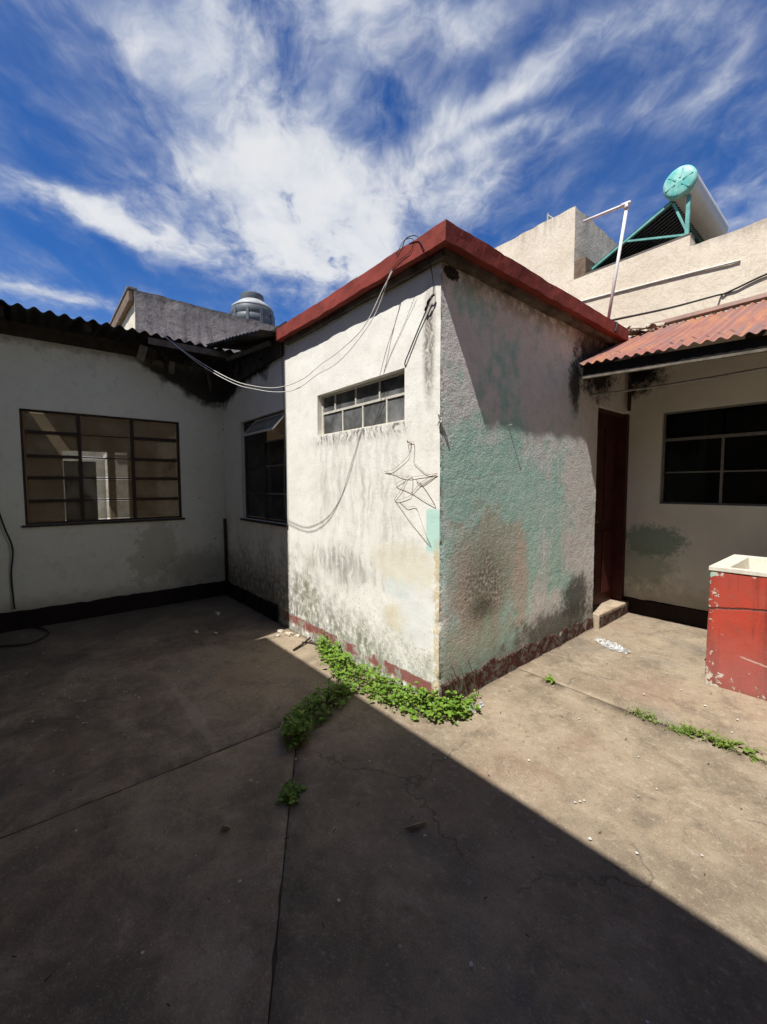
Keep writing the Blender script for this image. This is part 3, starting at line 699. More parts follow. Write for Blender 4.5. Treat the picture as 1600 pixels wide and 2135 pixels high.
# high window
def window_bars(parent, name, mat, bars):
    for a, b, w, h in bars:
        mb = MB(); mb.bar(a, b, w, h, (0, 1, 0) if abs(a[2]-b[2]) > .2 else (0, 0, 1)); mb.build(name, mat, parent)
def sub_empty(name, parent, loc):
    """a window or door assembly: a frame mesh that carries its bars and panes"""
    o = bpy.data.objects.new(name, None); COL.objects.link(o); o.parent = parent; o.empty_display_size = .1
    return o
def frame_mesh(u0, u1, v0, v1, d0, d1, w, axis):
    """rectangular frame; axis 'y': lies in the xz plane at depth y d0..d1; axis 'x': yz plane"""
    mb = MB()
    def bx(a0, a1, c0, c1):
        if axis == 'y': mb.box(a0, a1, d0, d1, c0, c1)
        else: mb.box(d0, d1, a0, a1, c0, c1)
    bx(u0, u1, v1-w, v1); bx(u0, u1, v0, v0+w); bx(u0, u0+w, v0+w, v1-w); bx(u1-w, u1, v0+w, v1-w)
    return mb
def barbox(parent, name, mat, u0, u1, v0, v1, d0, d1, axis):
    mb = MB(); mb.box(u0, u1, d0, d1, v0, v1) if axis == 'y' else mb.box(d0, d1, u0, u1, v0, v1)
    o = mb.build(name, mat, None); o.parent = parent; o.matrix_parent_inverse = Matrix.Translation(-parent['wp']) if 'wp' in parent else Matrix.Identity(4)
    return o
def child(mb, name, mat, parent, smooth=False):
    """sub-part of a part: the part's own world transform is identity, so no offset is needed"""
    o = mb.build(name, mat, None, smooth); o.parent = parent; return o
fr = frame_mesh(-1.503, -.333, 1.957, 2.322, .050, .075, .018, 'y').build('window', M_ironwhite, room)
mb = MB(); mb.box(-1.485, -.351, .053, .073, 2.153, 2.171); child(mb, 'glazing_bar', M_ironwhite, fr)
TOPX = [-1.485, -1.295, -.988, -.677, -.351]; BOTX = [-1.485, -1.18, -.892, -.592, -.351]
for X_, z0, z1, q in ((TOPX, 2.171, 2.304, .004), (BOTX, 1.975, 2.153, .0)):
    for i in range(4):
        if i: mb = MB(); mb.box(X_[i]-.008, X_[i]+.008, .054, .072, z0, z1); child(mb, 'glazing_bar', M_ironwhite, fr)
        mb = MB(); mb.box(X_[i]+(.008 if i else 0), X_[i+1]-(.008 if i < 3 else 0), .062, .065, z0, z1); child(mb, 'pane', M_glassdark, fr)
# plinth, sill, door
def ragged_plinth(name, pts, z0, zt, depth, mat, parent, nrm, amp=.012):
    a, b = Vector(pts[0]), Vector(pts[1]); L = (b-a).length; n = int(L/.03); nv = Vector(nrm); vs = []; fs = []
    for i in range(n+1):
        p = a + (b-a)*(i/n); zt_ = zt + amp*fbm(p.x, p.y, 5.5, 6, 3); d = depth + .010*fbm(p.x, p.y, 1.5, 9, 3)
        for off, z in ((d+.006, z0), (d, zt_-.012), (max(d-.014, .002), zt_), (-.02, zt_)):
            vs.append((p.x+nv.x*off, p.y+nv.y*off, z))
    for i in range(n):
        for k in range(3):
            q = i*4+k; fs.append((q, q+4, q+5, q+1))
    me = bpy.data.meshes.new(name); me.from_pydata(vs, [], fs); me.update()
    return link(name, me, mat, parent)
ragged_plinth('skirting', ((.0, .02, 0), (.0, 2.30, 0)), -.02, .165, .006, M_skirt, room, (1, 0, 0), .045)
mb = MB(); mb.box(-.14, .062, 2.305, 3.074, -.02, .195); mb.build('door_sill', M_sill, room, bevel=.012)
mb = MB(); mb.box(.063, .068, 2.31, 3.07, .0, .165); mb.build('sill_face_paint', M_skirt, room)
dr = None
mb = MB(); mb.box(-.135, -.10, 2.33, 3.02, .20, 2.235); dr = mb.build('door', M_door, room)
for z0, z1 in ((.32, 1.0), (1.12, 2.1)):
    for y0, y1 in ((2.41, 2.64), (2.71, 2.94)):
        mb = MB(); mb.box(-.0995, -.088, y0, y1, z0, z1); child(mb, 'door_panel', M_door, dr)
mb = MB(); mb.tube([(-.09, 2.39, 1.12), (-.045, 2.39, 1.12), (-.045, 2.46, 1.12)], .009, 8); child(mb, 'handle', M_irongrey, dr)
mb = MB(); mb.box(-.13, -.03, 2.292, 2.328, .20, 2.275); mb.box(-.13, .004, 3.010, 3.078, .20, 2.275); mb.box(-.13, -.03, 2.328, 3.010, 2.237, 2.275)
mb.build('door_frame', M_door, room)

# ================================================================ TIN-ROOFED HOUSE (left)
house = thing('tin_roofed_house', 'chalky white house with dark wavy roof sheets, in the shade on the left', 'house', (-5.0, -.6, 0))
WL = -3.95
def hw_out(u, v): return Vector((WL + .006*fbm(2, u, v, 1.5, 2) + .0025*fbm(3, u, v, 11, 3), u, v))
def hw_in(u, v): return Vector((WL-.16, u, v))
W3 = (-2.10, -.56, 1.10, 2.32)
wallgrid('wall', hw_out, hw_in, -2.42, .165, -.03, 3.05, [W3], .04, M_shade, house)
def h2_out(u, v): return Vector((u, .006*fbm(u+5, v, 7.7, 1.3, 2)*.6 + .0021*fbm(u+5, v, 2.2, 9, 3), v))
W2 = (-3.35, -2.14, 1.10, 2.295)
wallgrid('wall', h2_out, lambda u, v: Vector((u, .16, v)), WL+.004, XL-.001, -.03, 3.02, [W2], .04, M_front, house)
ragged_plinth('skirting', ((WL, -2.42, 0), (WL, -.004, 0)), -.02, .20, .014, M_skirtdark, house, (1, 0, 0), .012)
ragged_plinth('skirting', ((WL+.02, .0, 0), (-2.38, .0, 0)), -.02, .185, .014, M_skirtdark, house, (0, -1, 0), .02)
# big three-column window
f3 = frame_mesh(-2.10, -.56, 1.10, 2.32, WL-.055, WL-.02, .022, 'x').build('window', M_ironbrown, house)
YS = [-2.078, -1.600, -1.082, -.582]; ZS = [1.122, 1.350, 1.600, 1.832, 2.085, 2.298]
for i in (1, 2):
    mb = MB(); mb.box(WL-.052, WL-.018, YS[i]-.016, YS[i]+.016, 1.122, 2.298); child(mb, 'glazing_bar', M_ironbrown, f3)
for i in range(3):
    for j in range(1, 5):
        w = .017 if i != 1 else .007
        mb = MB(); mb.box(WL-.050, WL-.014 if i != 1 else WL-.03, YS[i]+.013, YS[i+1]-.013, ZS[j]-w, ZS[j]+w); child(mb, 'glazing_bar', M_ironbrown, f3)
    for j in range(5):
        tl = .0 if i == 1 else .006
        mb = MB(); y0, y1, z0, z1 = YS[i]+.014, YS[i+1]-.014, ZS[j]+.013, ZS[j+1]-.013
        xx = WL-.040
        mb.quad((xx+tl, y0, z0), (xx+tl, y1, z0), (xx-tl, y1, z1), (xx-tl, y0, z1)); mb.quad((xx-tl-.003, y0, z1), (xx-tl-.003, y1, z1), (xx+tl-.003, y1, z0), (xx+tl-.003, y0, z0))
        child(mb, 'pane', M_glass, f3)
mb = MB(); mb.box(WL-.05, WL+.022, -2.13, -.53, 1.075, 1.099); mb.build('sill', M_ironbrown, house, bevel=.004)
# smaller window with one vent leaf propped open
f2 = frame_mesh(-3.35, -2.14, 1.10, 2.295, .045, .075, .022, 'y').build('window', M_ironbrown, house)
XS = [-3.328, -2.76, -2.162]; ZS2 = [1.122, 1.415, 1.73, 2.008, 2.273]
mb = MB(); mb.box(XS[1]-.012, XS[1]+.012, .047, .073, 1.122, 2.273); child(mb, 'glazing_bar', M_ironbrown, f2)
for i in range(2):
    for j in range(4):
        if j: mb = MB(); mb.box(XS[i]+.013, XS[i+1]-.013, .048, .072, ZS2[j]-.007, ZS2[j]+.007); child(mb, 'glazing_bar', M_irongrey if i else M_ironbrown, f2)
        if (i, j) == (1, 3): continue
        mb = MB(); mb.box(XS[i]+.013, XS[i+1]-.013, .058, .061, ZS2[j]+.008, ZS2[j+1]-.008); child(mb, 'pane', M_glassgrey, f2)
# open leaf, hinged at its head
c0 = Vector((-2.95, .03, 2.265)); c1 = Vector((-2.165, .03, 2.265)); dn = Vector((0, -.16, -.18))
mb = MB()
for a, b in ((c0, c1), (c0+dn, c1+dn), (c0, c0+dn), (c1, c1+dn)): mb.bar(a, b, .018, .014, (0, -.9, .5))
lf = child(mb, 'vent_leaf', M_ironwhite, f2)
mb = MB(); mb.tube([c1+dn+Vector((-.1, .01, 0)), (-2.22, .0, 2.05), (-2.165, .05, 2.04)], .005); child(mb, 'stay', M_irongrey, f2)
mb = MB(); mb.quad(c0+dn*.06, c1+dn*.06, c1+dn*.94, c0+dn*.94); mb.quad(c0+dn*.94+Vector((0, .003, 0)), c1+dn*.94+Vector((0, .003, 0)), c1+dn*.06+Vector((0, .003, 0)), c0+dn*.06+Vector((0, .003, 0))); child(mb, 'pane', M_glassdark, f2)
mb = MB(); mb.box(-3.40, -2.11, -.018, .044, 1.072, 1.099); mb.build('sill', M_ironbrown, house, bevel=.004)
# room behind the big window: tan partition with openings to a bright patio
PX = -6.15
wallgrid('partition_wall', lambda u, v: Vector((PX, u, v)), lambda u, v: Vector((PX-.12, u, v)), -2.42, 3.0, 0, 3.3,
         [(-1.66, -1.08, .0, 2.06), (-.985, -.80, .0, 2.06)], .2, M_tan, house)
mb = MB(); mb.box(PX+.01, WL-.17, 2.9, 3.0, 0, 3.4); mb.box(PX+.01, WL-.17, -2.42, -2.36, 0, 3.2); mb.box(PX, WL-.2, -2.36, 2.9, .0, .03); mb.build('inside_walls', M_tan, house)
mb = MB(); mb.box(PX-.10, PX-.05, -1.65, -1.24, .0, 1.90); mb.build('inner_door', simple('blue_grey_door', (.10, .11, .14), .6, .3, 6), house)
# timbers
mb = MB(); mb.box(WL-.16, WL+.015, -2.41, .16, 3.052, 3.19); mb.build('wall_plate', M_wood, house)
mb = MB(); mb.bar((-3.78, -.02, 2.86), (-2.13, -.03, 2.93), .035, .20, (0, 0, 1)); mb.build('eave_board', M_wood, house)
mb = MB(); mb.box(-3.90, XL, .0, .16, 3.022, 3.16); mb.build('wall_plate', M_wood, house)
mb = MB(); mb.bar((-3.58, -.95, 3.155), (-3.45, -.06, 3.12), .022, .07, (0, 0, 1)); mb.build('eave_board', M_woodgrey, house)
mb = MB(); mb.bar((-3.50, -.10, 3.08), (-2.30, -.07, 2.985), .022, .05, (0, 0, 1)); mb.build('eave_board', M_woodgrey, house)
rb = random.Random(8)
for k in range(9):
    y = -.95+.11*k+rb.uniform(-.04, .04); x = -3.86+rb.uniform(0, .18); zt = 3.12-.03*k*rb.random(); L = rb.uniform(.08, .20)+.02*k
    mb = MB(); mb.bar((x, y, zt), (x-.02+rb.uniform(-.04, .04), y+rb.uniform(-.10, .14), zt-L), rb.uniform(.03, .08), .008, (1, 0, .2)); mb.build('peeling_strip', M_wood if k % 3 else M_woodgrey, house)
for k in range(6):
    x = -3.75+.24*k+rb.uniform(-.05, .05); zt = 3.05-.02*k; L = rb.uniform(.08, .22)-.012*k
    mb = MB(); mb.bar((x, -.05, zt), (x+rb.uniform(-.10, .10), -.04+rb.uniform(-.03, .01), zt-L), rb.uniform(.04, .09), .008, (0, 1, .2)); mb.build('peeling_strip', M_wood, house)
for y in (-2.2, -1.5, -.8):
    mb = MB(); mb.bar((-3.66, y, 3.20), (-6.2, y, 3.52), .06, .09, (0, 0, 1)); mb.build('rafter', M_wood, house)
def wave_sheet(name, pitch, amp, waves, length, rows, mat, parent, place, thick=.005, jag=0, seed=0):
    """corrugated sheet; place(across, along, height) gives the world point"""
    k = waves*8; vs = []; fs = []; W = waves*pitch
    for side in (0, 1):
        for r in range(rows+1):
            for i in range(k+1):
                a = i/k*W; l = length*r/rows
                if r == 0 and jag: l -= jag*abs(nz(a*9, seed, 1))
                h = amp*math.cos(2*math.pi*i/8) - (thick if side else 0) + .004*nz(a*2, l*2, seed)
                vs.append(tuple(place(a, l, h)))
    n = (rows+1)*(k+1)
    for r in range(rows):
        for i in range(k):
            a = r*(k+1)+i; fs.append((a, a+1, a+k+2, a+k+1)); fs.append((a+n, a+k+1+n, a+k+2+n, a+1+n))
    for i in range(k): fs.append((i, i+n, i+1+n, i+1)); q = rows*(k+1)+i; fs.append((q, q+1, q+1+n, q+n))
    for r in range(rows):
        a = r*(k+1); fs.append((a, a+k+1, a+k+1+n, a+n)); a += k; fs.append((a, a+n, a+k+1+n, a+k+1))
    me = bpy.data.meshes.new(name); me.from_pydata(vs, [], fs); me.update()
    o = link(name, me, mat, parent); me.polygons.foreach_set('use_smooth', [True]*len(me.polygons))
    try: me.set_sharp_from_angle(angle=R(50))
    except Exception: pass
    return o
cs, sn = math.cos(R(7.5)), math.sin(R(7.5))
for i in range(3):
    y0 = -2.415 + i*.84 + random.uniform(-.0, .0); e = random.uniform(-.02, .03); lift = .006*(i % 2)
    wave_sheet('roof_sheet', .12, .020, 7, 2.75, 6, M_tinold, house,
               lambda a, l, h, y0=y0, e=e, lift=lift: Vector((-3.60+e-l*cs-h*sn*0, y0+a, 3.255+lift+l*sn+h - .012*(y0+a+2.2))), .008, seed=i)
for i in range(3):
    y0 = .12 + i*.96
    wave_sheet('roof_sheet', .12, .020, 8, 2.4, 4, M_tinold, house, lambda a, l, h, y0=y0: Vector((-3.93-l*cs, y0+a, 3.28+l*sn+h)), .008, seed=i+5)
for i in range(2):
    x0 = -3.72 + i*.80
    wave_sheet('roof_sheet', .10, .018, 8, 3.0, 6, M_tinold, house,
               lambda a, l, h, x0=x0, i=i: Vector((x0+a, -.27+l*cs, 3.245-(x0+a+3.52)*.175+l*.10+h+.008*i)), .008, seed=i+9)

# ================================================================ LEAN-TO WITH RED ROOF (right)
lean = thing('red_roofed_lean_to', 'grey-white lean-to with rust-red wavy roof, beside the open-topped wash sink', 'outbuilding', (2.0, 3.4, 0))
WR = 3.08
W4 = (.32, 1.86, 1.30, 2.257)
wallgrid('wall', lambda u, v: Vector((u, WR + .006*fbm(u, 3, v, 1.5, 2) + .002*fbm(u, 4, v, 10, 3), v)), lambda u, v: Vector((u, WR+.15, v)), .0, 4.3, .0, 3.06, [W4], .04, M_lean, lean)
mb = MB(); mb.box(0, 4.3, 3.30, 4.44, 2.96, 3.06); mb.build('flat_roof', M_under, lean)
mb = MB(); mb.box(0.02, 4.1, 4.30, 4.42, .05, 2.95); mb.box(.02, .12, WR+.16, 4.29, .05, 2.95); mb.build('inside_walls', M_black, lean)  # near-black colour paints in the unlit room
ragged_plinth('skirting', ((.005, WR, 0), (4.1, WR, 0)), .03, .242, .016, M_skirtdark, lean, (0, -1, 0), .01)
f4 = frame_mesh(.32, 1.86, 1.30, 2.257, WR+.04, WR+.07, .02, 'y').build('window', M_irongrey, lean)
XS4 = [.34, .827, 1.335, 1.84]
mb = MB(); mb.box(.34, 1.84, WR+.030, WR+.068, 1.955, 1.985); child(mb, 'glazing_bar', M_irongrey, f4)
for i in range(3):
    if i: mb = MB(); mb.box(XS4[i]-.011, XS4[i]+.011, WR+.042, WR+.068, 1.32, 1.955); child(mb, 'glazing_bar', M_irongrey, f4)
    mb = MB(); mb.box(XS4[i]+.012, XS4[i+1]-.012, WR+.043, WR+.067, 1.622, 1.636); child(mb, 'glazing_bar', M_irongrey, f4)
    for z0, z1 in ((1.32, 1.622), (1.636, 1.955), (1.985, 2.237)):
        mb = MB(); mb.box(XS4[i]+.012, XS4[i+1]-.012, WR+.053, WR+.056, z0, z1); child(mb, 'pane', M_glasssooty, f4)
sl = math.atan2(3.165-2.56, 3.15-1.70); c_, s_ = math.cos(sl), math.sin(sl)
for i in range(5):
    x0 = .080 + i*.76; lift = .005*(i % 2)
    wave_sheet('roof_sheet', .076, .011, 10, 1.575, 5, M_tinred, lean,
               lambda a, l, h, x0=x0, lift=lift: Vector((x0+a, 1.70+l*c_-h*s_, 2.560+lift+l*s_+h*c_ - .05*(x0+a)*.9*max(0, 1-l/1.5))), .003, seed=i+20)
mb = MB(); mb.bar((.095, 1.760, 2.500), (4.1, 1.760, 2.320), .022, .085); mb.build('eave_board', M_black, lean)  # black strip standing in for the shaded underside of the sheets
mb = MB(); mb.bar((.095, 1.755, 2.446), (4.1, 1.755, 2.266), .034, .018); mb.build('eave_rail', M_woodgrey, lean)
mb = MB(); mb.bar((.115, 3.16, 3.205), (4.1, 3.16, 3.205), .10, .035); mb.build('ridge_flashing', simple('pinkish_flashing', (.44, .30, .24), .7, .25, 6), lean)
for x in (.14, 1.2, 2.4, 3.6):
    mb = MB(); mb.bar((x, 1.86, 2.555-.040*x), (x, 3.12, 3.075), .05, .07, (0, 0, 1)); mb.build('rafter', M_wood, lean)
mb = MB(); mb.bar((.045, 1.90, 2.595), (.045, 3.07, 3.085), .10, .03, (0, 0, 1)); mb.build('light_stop_board', M_wood, lean)  # plank added to block sun leaking past the sheet edge
# broken roof tiles pushed in where the red roof meets the slab
for i, (x, y, z, a, b) in enumerate(((.125, 2.80, 3.105, .3, .2), (.17, 2.93, 3.125, -.4, .1), (.10, 2.98, 3.10, .9, -.2), (.23, 3.02, 3.150, .1, .25))):
    mb = MB(); k = 6
    for j in range(k):
        t0 = math.pi*j/k; t1 = math.pi*(j+1)/k
        mb.quad((-.10, .05*math.cos(t0), .03*math.sin(t0)), (.10, .05*math.cos(t0), .03*math.sin(t0)), (.10, .05*math.cos(t1), .03*math.sin(t1)), (-.10, .05*math.cos(t1), .03*math.sin(t1)))
        mb.quad((-.10, .04*math.cos(t1), .022*math.sin(t1)), (.10, .04*math.cos(t1), .022*math.sin(t1)), (.10, .04*math.cos(t0), .022*math.sin(t0)), (-.10, .04*math.cos(t0), .022*math.sin(t0)))
    o = mb.build('broken_tile', M_stone)
    o.location = (x, y, z); o.rotation_euler = (b, .15, a)
    tag(o, ['broken grey roof tile lying nearest the end of the red roof edge', 'broken roof tile wedged in the middle of the tile pile', 'turned broken tile at the back of the pile by the slab', 'broken tile lying furthest onto the red wavy roof'][i], 'tile', 'broken tiles beside the slab end')

# ================================================================ CREAM NEIGHBOUR, SOLAR HEATER
nb = thing('cream_building', 'tall cream rendered building with stepped parapet rising behind the red roofs', 'building', (-1, 5.2, 0))
CY = 4.5
def nb_top(x): return 4.72 + .0
def nbw(u, v): return Vector((u, CY + .005*fbm(u, 2, v, 1.2, 3) + .003*fbm(u, 5, v, 7, 3), v))
wallgrid('wall', nbw, lambda u, v: Vector((u, CY+.2, v)), -7.0, .125, -.1, 4.655, [], .10, M_cream, nb)
wallgrid('wall', lambda u, v: nbw(u, v) + Vector((0, 0, .025*fbm(u, 1, 2, 3, 4) if v > 4.45 else 0)), lambda u, v: Vector((u, CY+.2, v + (.025*fbm(u, 1, 2, 3, 4) if v > 4.45 else 0))), .126, 4.6, -.1, 4.515, [], .10, M_cream, nb)
mb = MB()
def ragtop(name, x0, x1, z0, z1, y0, y1, step=.07, amp=.022):
    n = int((x1-x0)/step); vs = []; fs = []
    for i in range(n+1):
        x = x0+(x1-x0)*i/n; zt = z1 + amp*fbm(x, 1, 2, 3, 4); yy = .010*fbm(x, 2, z0, 1.2, 3)
        vs += [(x, y0+yy, z0), (x, y0+yy, zt-.012), (x, y0+.02, zt), (x, y1, zt), (x, y1, z0)]
    for i in range(n):
        for k in range(4): q = i*5+k; fs.append((q, q+5, q+6, q+1))
    fs.append((0, 1, 2, 3, 4)); q = n*5; fs.append((q+4, q+3, q+2, q+1, q))
    me = bpy.data.meshes.new(name); me.from_pydata(vs, [], fs); me.update(); return link(name, me, M_cream, nb)
# stair tower
def tw(u, v):                       # u runs along the front then down the right flank
    if u <= 0: return Vector((-1.367+u, CY + .010*fbm(u, 2, v, 1.4, 3), v + (.03*fbm(u, 1, 1, 3, 3) if v > 5.7 else 0)))
    return Vector((-1.367 + (.010*fbm(2, u, v, 1.4, 3) if u > .05 else 0), CY+u, v + (.03*fbm(u, 1, 1, 3, 3) if v > 5.7 else 0)))
wallgrid('tower_wall', tw, lambda u, v: Vector((min(-1.367+u, -1.52), CY+.15, v)) if u <= 0 else Vector((-1.52, max(CY+u, CY+.15), v)), -4.6, 1.55, 4.66, 5.742, [], .09, M_cream, nb, extra=(0.,))
mb = MB(); mb.quad((-6.0, CY+.1, 5.70), (-1.45, CY+.1, 5.70), (-1.45, 6.05, 5.70), (-6.0, 6.05, 5.70)); mb.build('tower_roof', M_cream, nb)
# beam end sticking out of the notch
mb = MB(); mb.box(-1.365, -1.20, CY+.02, CY+.35, 4.66, 4.95); mb.build('beam_end', M_brown, nb, bevel=.01)
mb = MB(); mb.box(-1.34, .128, CY+.03, CY+.18, 4.657, 4.70); mb.build('ledge', simple('dark_ledge', (.13, .115, .10), .9, .3, 8), nb)
mb = MB(); mb.quad((-1.36, CY+.2, 4.60), (4.6, CY+.2, 4.60), (4.6, 9, 4.60), (-1.36, 9, 4.60)); mb.build('roof', M_under, nb)
mb = MB(); mb.tube([(-1.88, 4.62, 5.70), (-1.88, 4.62, 5.93)], .016, 8); mb.tube([(-1.88, 4.62, 5.90), (-1.74, 4.62, 5.76)], .012, 6); tag(mb.build('steel_post', M_pipegrey), 'short grey steel post standing on top of the cream tower', 'post')

sol = thing('solar_water_heater', 'solar water heater with white drum, teal end cap and dark tubes on cream parapet', 'solar heater', (-.6, 4.75, 4.7))
YH = 4.75; TL = 1.55
pL = Vector((-1.345, YH, 4.765)); pT = Vector((-.165, YH, 5.300)); pPt = Vector((.030, YH, 5.29)); pPb = Vector((.022, YH, 4.775)); pM = Vector((-.713, YH, 5.052))
for dy in (0, TL):
    D = Vector((0, dy, 0))
    for a, b, w in ((pL, pT, .030), (pL+Vector((.06, 0, .0)), pPb, .028), (pM+Vector((0, 0, -.02)), pPb+Vector((-.02, 0, .03)), .024), (pT+Vector((.02, 0, -.03)), pPb+Vector((-.0, 0, .06)), .026), (pPb, pPt, .045)):
        mb = MB(); mb.bar(a+D, b+D, w, w, (0, 1, 0)); mb.build('strut', M_tealpaint, sol)
for q in (pL+Vector((0, 0, .02)), pPb+Vector((0, 0, .02)), pT):
    mb = MB(); mb.bar(q, q+Vector((0, TL, 0)), .03, .03); mb.build('cross_rail', M_tealpaint, sol)
sdv = (pT-pL).normalized(); nn = Vector((-sdv.z, 0, sdv.x))
mb = MB(); a = pL+nn*.028; b = pT+nn*.028; mb.quad(a, a+Vector((0, TL, 0)), b+Vector((0, TL, 0)), b); mb.quad(a+nn*.004, b+nn*.004, b+nn*.004+Vector((0, TL, 0)), a+nn*.004+Vector((0, TL, 0))); mb.build('reflector_sheet', M_backsheet, sol)
NTB = 20
for i in range(NTB):
    y = .04 + (TL-.08)*i/(NTB-1); mb = MB(); mb.tube([pL+nn*.0+Vector((0, y, 0)), pT+sdv*.12+nn*.0+Vector((0, y, 0))], .0215, 8); mb.build('vacuum_tube', M_tubes, sol, True)
mb = MB(); mb.lathe([(.165, -.05), (.185, -.03), (.185, TL+.12), (.165, TL+.14)], (-.062, YH-.03, 5.470), 'Y', 40); dm = mb.build('drum', M_tankwhite, sol, True)
dm.data.set_sharp_from_angle(angle=R(35))
mb = MB(); mb.lathe([(.020, -.080), (.05, -.074), (.10, -.079), (.150, -.070), (.188, -.060), (.192, -.02), (.190, .0)], (-.062, YH-.03, 5.470), 'Y', 40); cp = child(mb, 'end_cap', M_tealcap, dm, True)
for k in range(6):
    a = k*math.pi/3+.3; mb = MB(); mb.bar((-.062+.045*math.cos(a), YH-.108, 5.470+.045*math.sin(a)), (-.062+.16*math.cos(a), YH-.101, 5.470+.16*math.sin(a)), .022, .012, (0, 1, 0)); child(mb, 'cap_rib', M_tealcap, dm)

# ================================================================ GREY BUILDING AND TANK (far left)
gb = thing('grey_building', 'grey stained parapet building with cream flank behind the dark wavy roof', 'building', (-9, 1.5, 0))
GX = -8.0; GY = -.30
def gbw(u, v):
    if u <= 0: return Vector((GX+u, GY + .01*fbm(u, 2, v, 1.5, 3), v))
    return Vector((GX + (.02*fbm(2, u, v, 1.5, 3) if u > .05 else 0), GY+u, v + (.02*fbm(u, 1, 1, 3, 3) if v > 5.45 else 0)))
M_flank = simple('cream_flank', (.70, .62, .48), .9, .2, 4)
wallgrid('wall', gbw, lambda u, v: Vector((min(GX+u, GX-.2), GY+.2, v)) if u <= 0 else Vector((GX-.2, max(GY+u, GY+.2), v)), -4.0, 7.0, -.1, 5.46, [], .10, [M_flank, M_grey], gb, msel=lambda u, v: 0 if u < 0 else 1, extra=(0.,))
mb = MB(); mb.box(GX-4.0, GX-.0, GY-.10, GY-.012, 5.20, 5.44); mb.build('coping_band', M_brown, gb, bevel=.02)
mb = MB(); mb.box(GX-4.0, GX+.005, GY-.12, GY+.06, 5.442, 5.50); mb.build('coping', M_grey, gb, bevel=.012)
mb = MB(); mb.quad((GX-6, GY+.2, 5.05), (GX-.2, GY+.2, 5.05), (GX-.2, 8, 5.05), (GX-6, 8, 5.05)); mb.build('roof', M_under, gb)
# lower white pier that closes the bright patio
pier = thing('patio_wall', 'sunlit white wall glimpsed through the panes of the big window', 'wall', (-7.4, -.6, 0))
mb = MB(); mb.box(-7.9, -6.75, -.93, -.60, -.1, 2.05); mb.build('wall', M_whitewall, pier)
mb = MB(); mb.box(-7.92, -6.73, -.95, -.58, 2.055, 2.12); mb.build('coping', M_whitewall, pier)
mb = MB(); mb.box(-8.2, -8.0, -4.5, -.33, -.1, 3.6); mb.build('back_wall', M_whitewall, pier)

tk = thing('water_tank', 'round grey water tank with pale domed top standing on the grey roof', 'water tank', (-9.3, 2.72, 5.06))
TC = (-9.3, 2.72, 0)
rr = .565
prof = [(rr, 5.06)]
for i in range(5):
    z0 = 5.16+i*.20; prof += [(rr, z0), (rr-.018, z0+.025), (rr-.018, z0+.05), (rr, z0+.075)]
prof += [(rr, 6.14), (rr-.02, 6.20)]
mb = MB(); mb.lathe(prof, TC, 'Z', 40); mb.build('body', M_tank, tk, True).data.set_sharp_from_angle(angle=R(40))
for k in range(10):
    a = k*2*math.pi/10; mb = MB(); mb.bar((TC[0]+rr*math.cos(a), TC[1]+rr*math.sin(a), 5.12), (TC[0]+rr*math.cos(a), TC[1]+rr*math.sin(a), 6.12), .07, .03, (math.cos(a), math.sin(a), 0)); mb.build('rib', M_tank, tk)
mb = MB(); mb.lathe([(rr-.015, 6.20), (rr-.03, 6.26), (.36, 6.40), (.30, 6.44)], TC, 'Z', 40); sh = mb.build('shoulder', M_tanklid, tk, True)
mb = MB(); mb.lathe([(.285, 6.43), (.30, 6.46), (.30, 6.60), (.27, 6.62), (.10, 6.65)], TC, 'Z', 32); mb.build('lid', M_tank, tk, True).data.set_sharp_from_angle(angle=R(40))

# ================================================================ HOUSES BEHIND THE CAMERA (they throw the long shadows) AND AN ADDED SKY BLOCKER
rh = thing('neighbour_house', 'beige flat-topped house across the yard, out of the picture behind the viewer', 'house', (1.4, -3.4, 0))
mb = MB(); mb.box(-1.575, 4.6, -5.6, -2.44, -.1, 3.735); mb.build('wall', M_rear, rh)
mb = MB(); mb.box(-1.575, 4.62, -5.62, -2.42, 3.737, 3.81); mb.build('coping', M_rear, rh, bevel=.004)
eh = thing('skylight_blocker', 'unseen tall beige block added to cut the sky light in the yard', 'building', (5.5, 0, 0))  # added out of view to keep sky light off the shaded floor
mb = MB(); mb.box(4.31, 8.0, -5.6, 4.38, -.1, 7.6); mb.build('wall', M_rear, eh)
mb = MB(); mb.box(4.27, 8.04, -5.64, 4.40, 7.602, 7.70); mb.build('coping', M_rear, eh)
th = thing('two_storey_house', 'tall beige house closing the yard on its shaded side', 'house', (-3, -3.6, 0))
mb = MB(); mb.box(-4.7, -1.60, -5.8, -2.43, -.1, 7.38); mb.build('wall', M_shade, th)
mb = MB(); mb.box(-4.72, -1.585, -5.82, -2.41, 7.382, 7.46); mb.build('coping', M_rear, th)

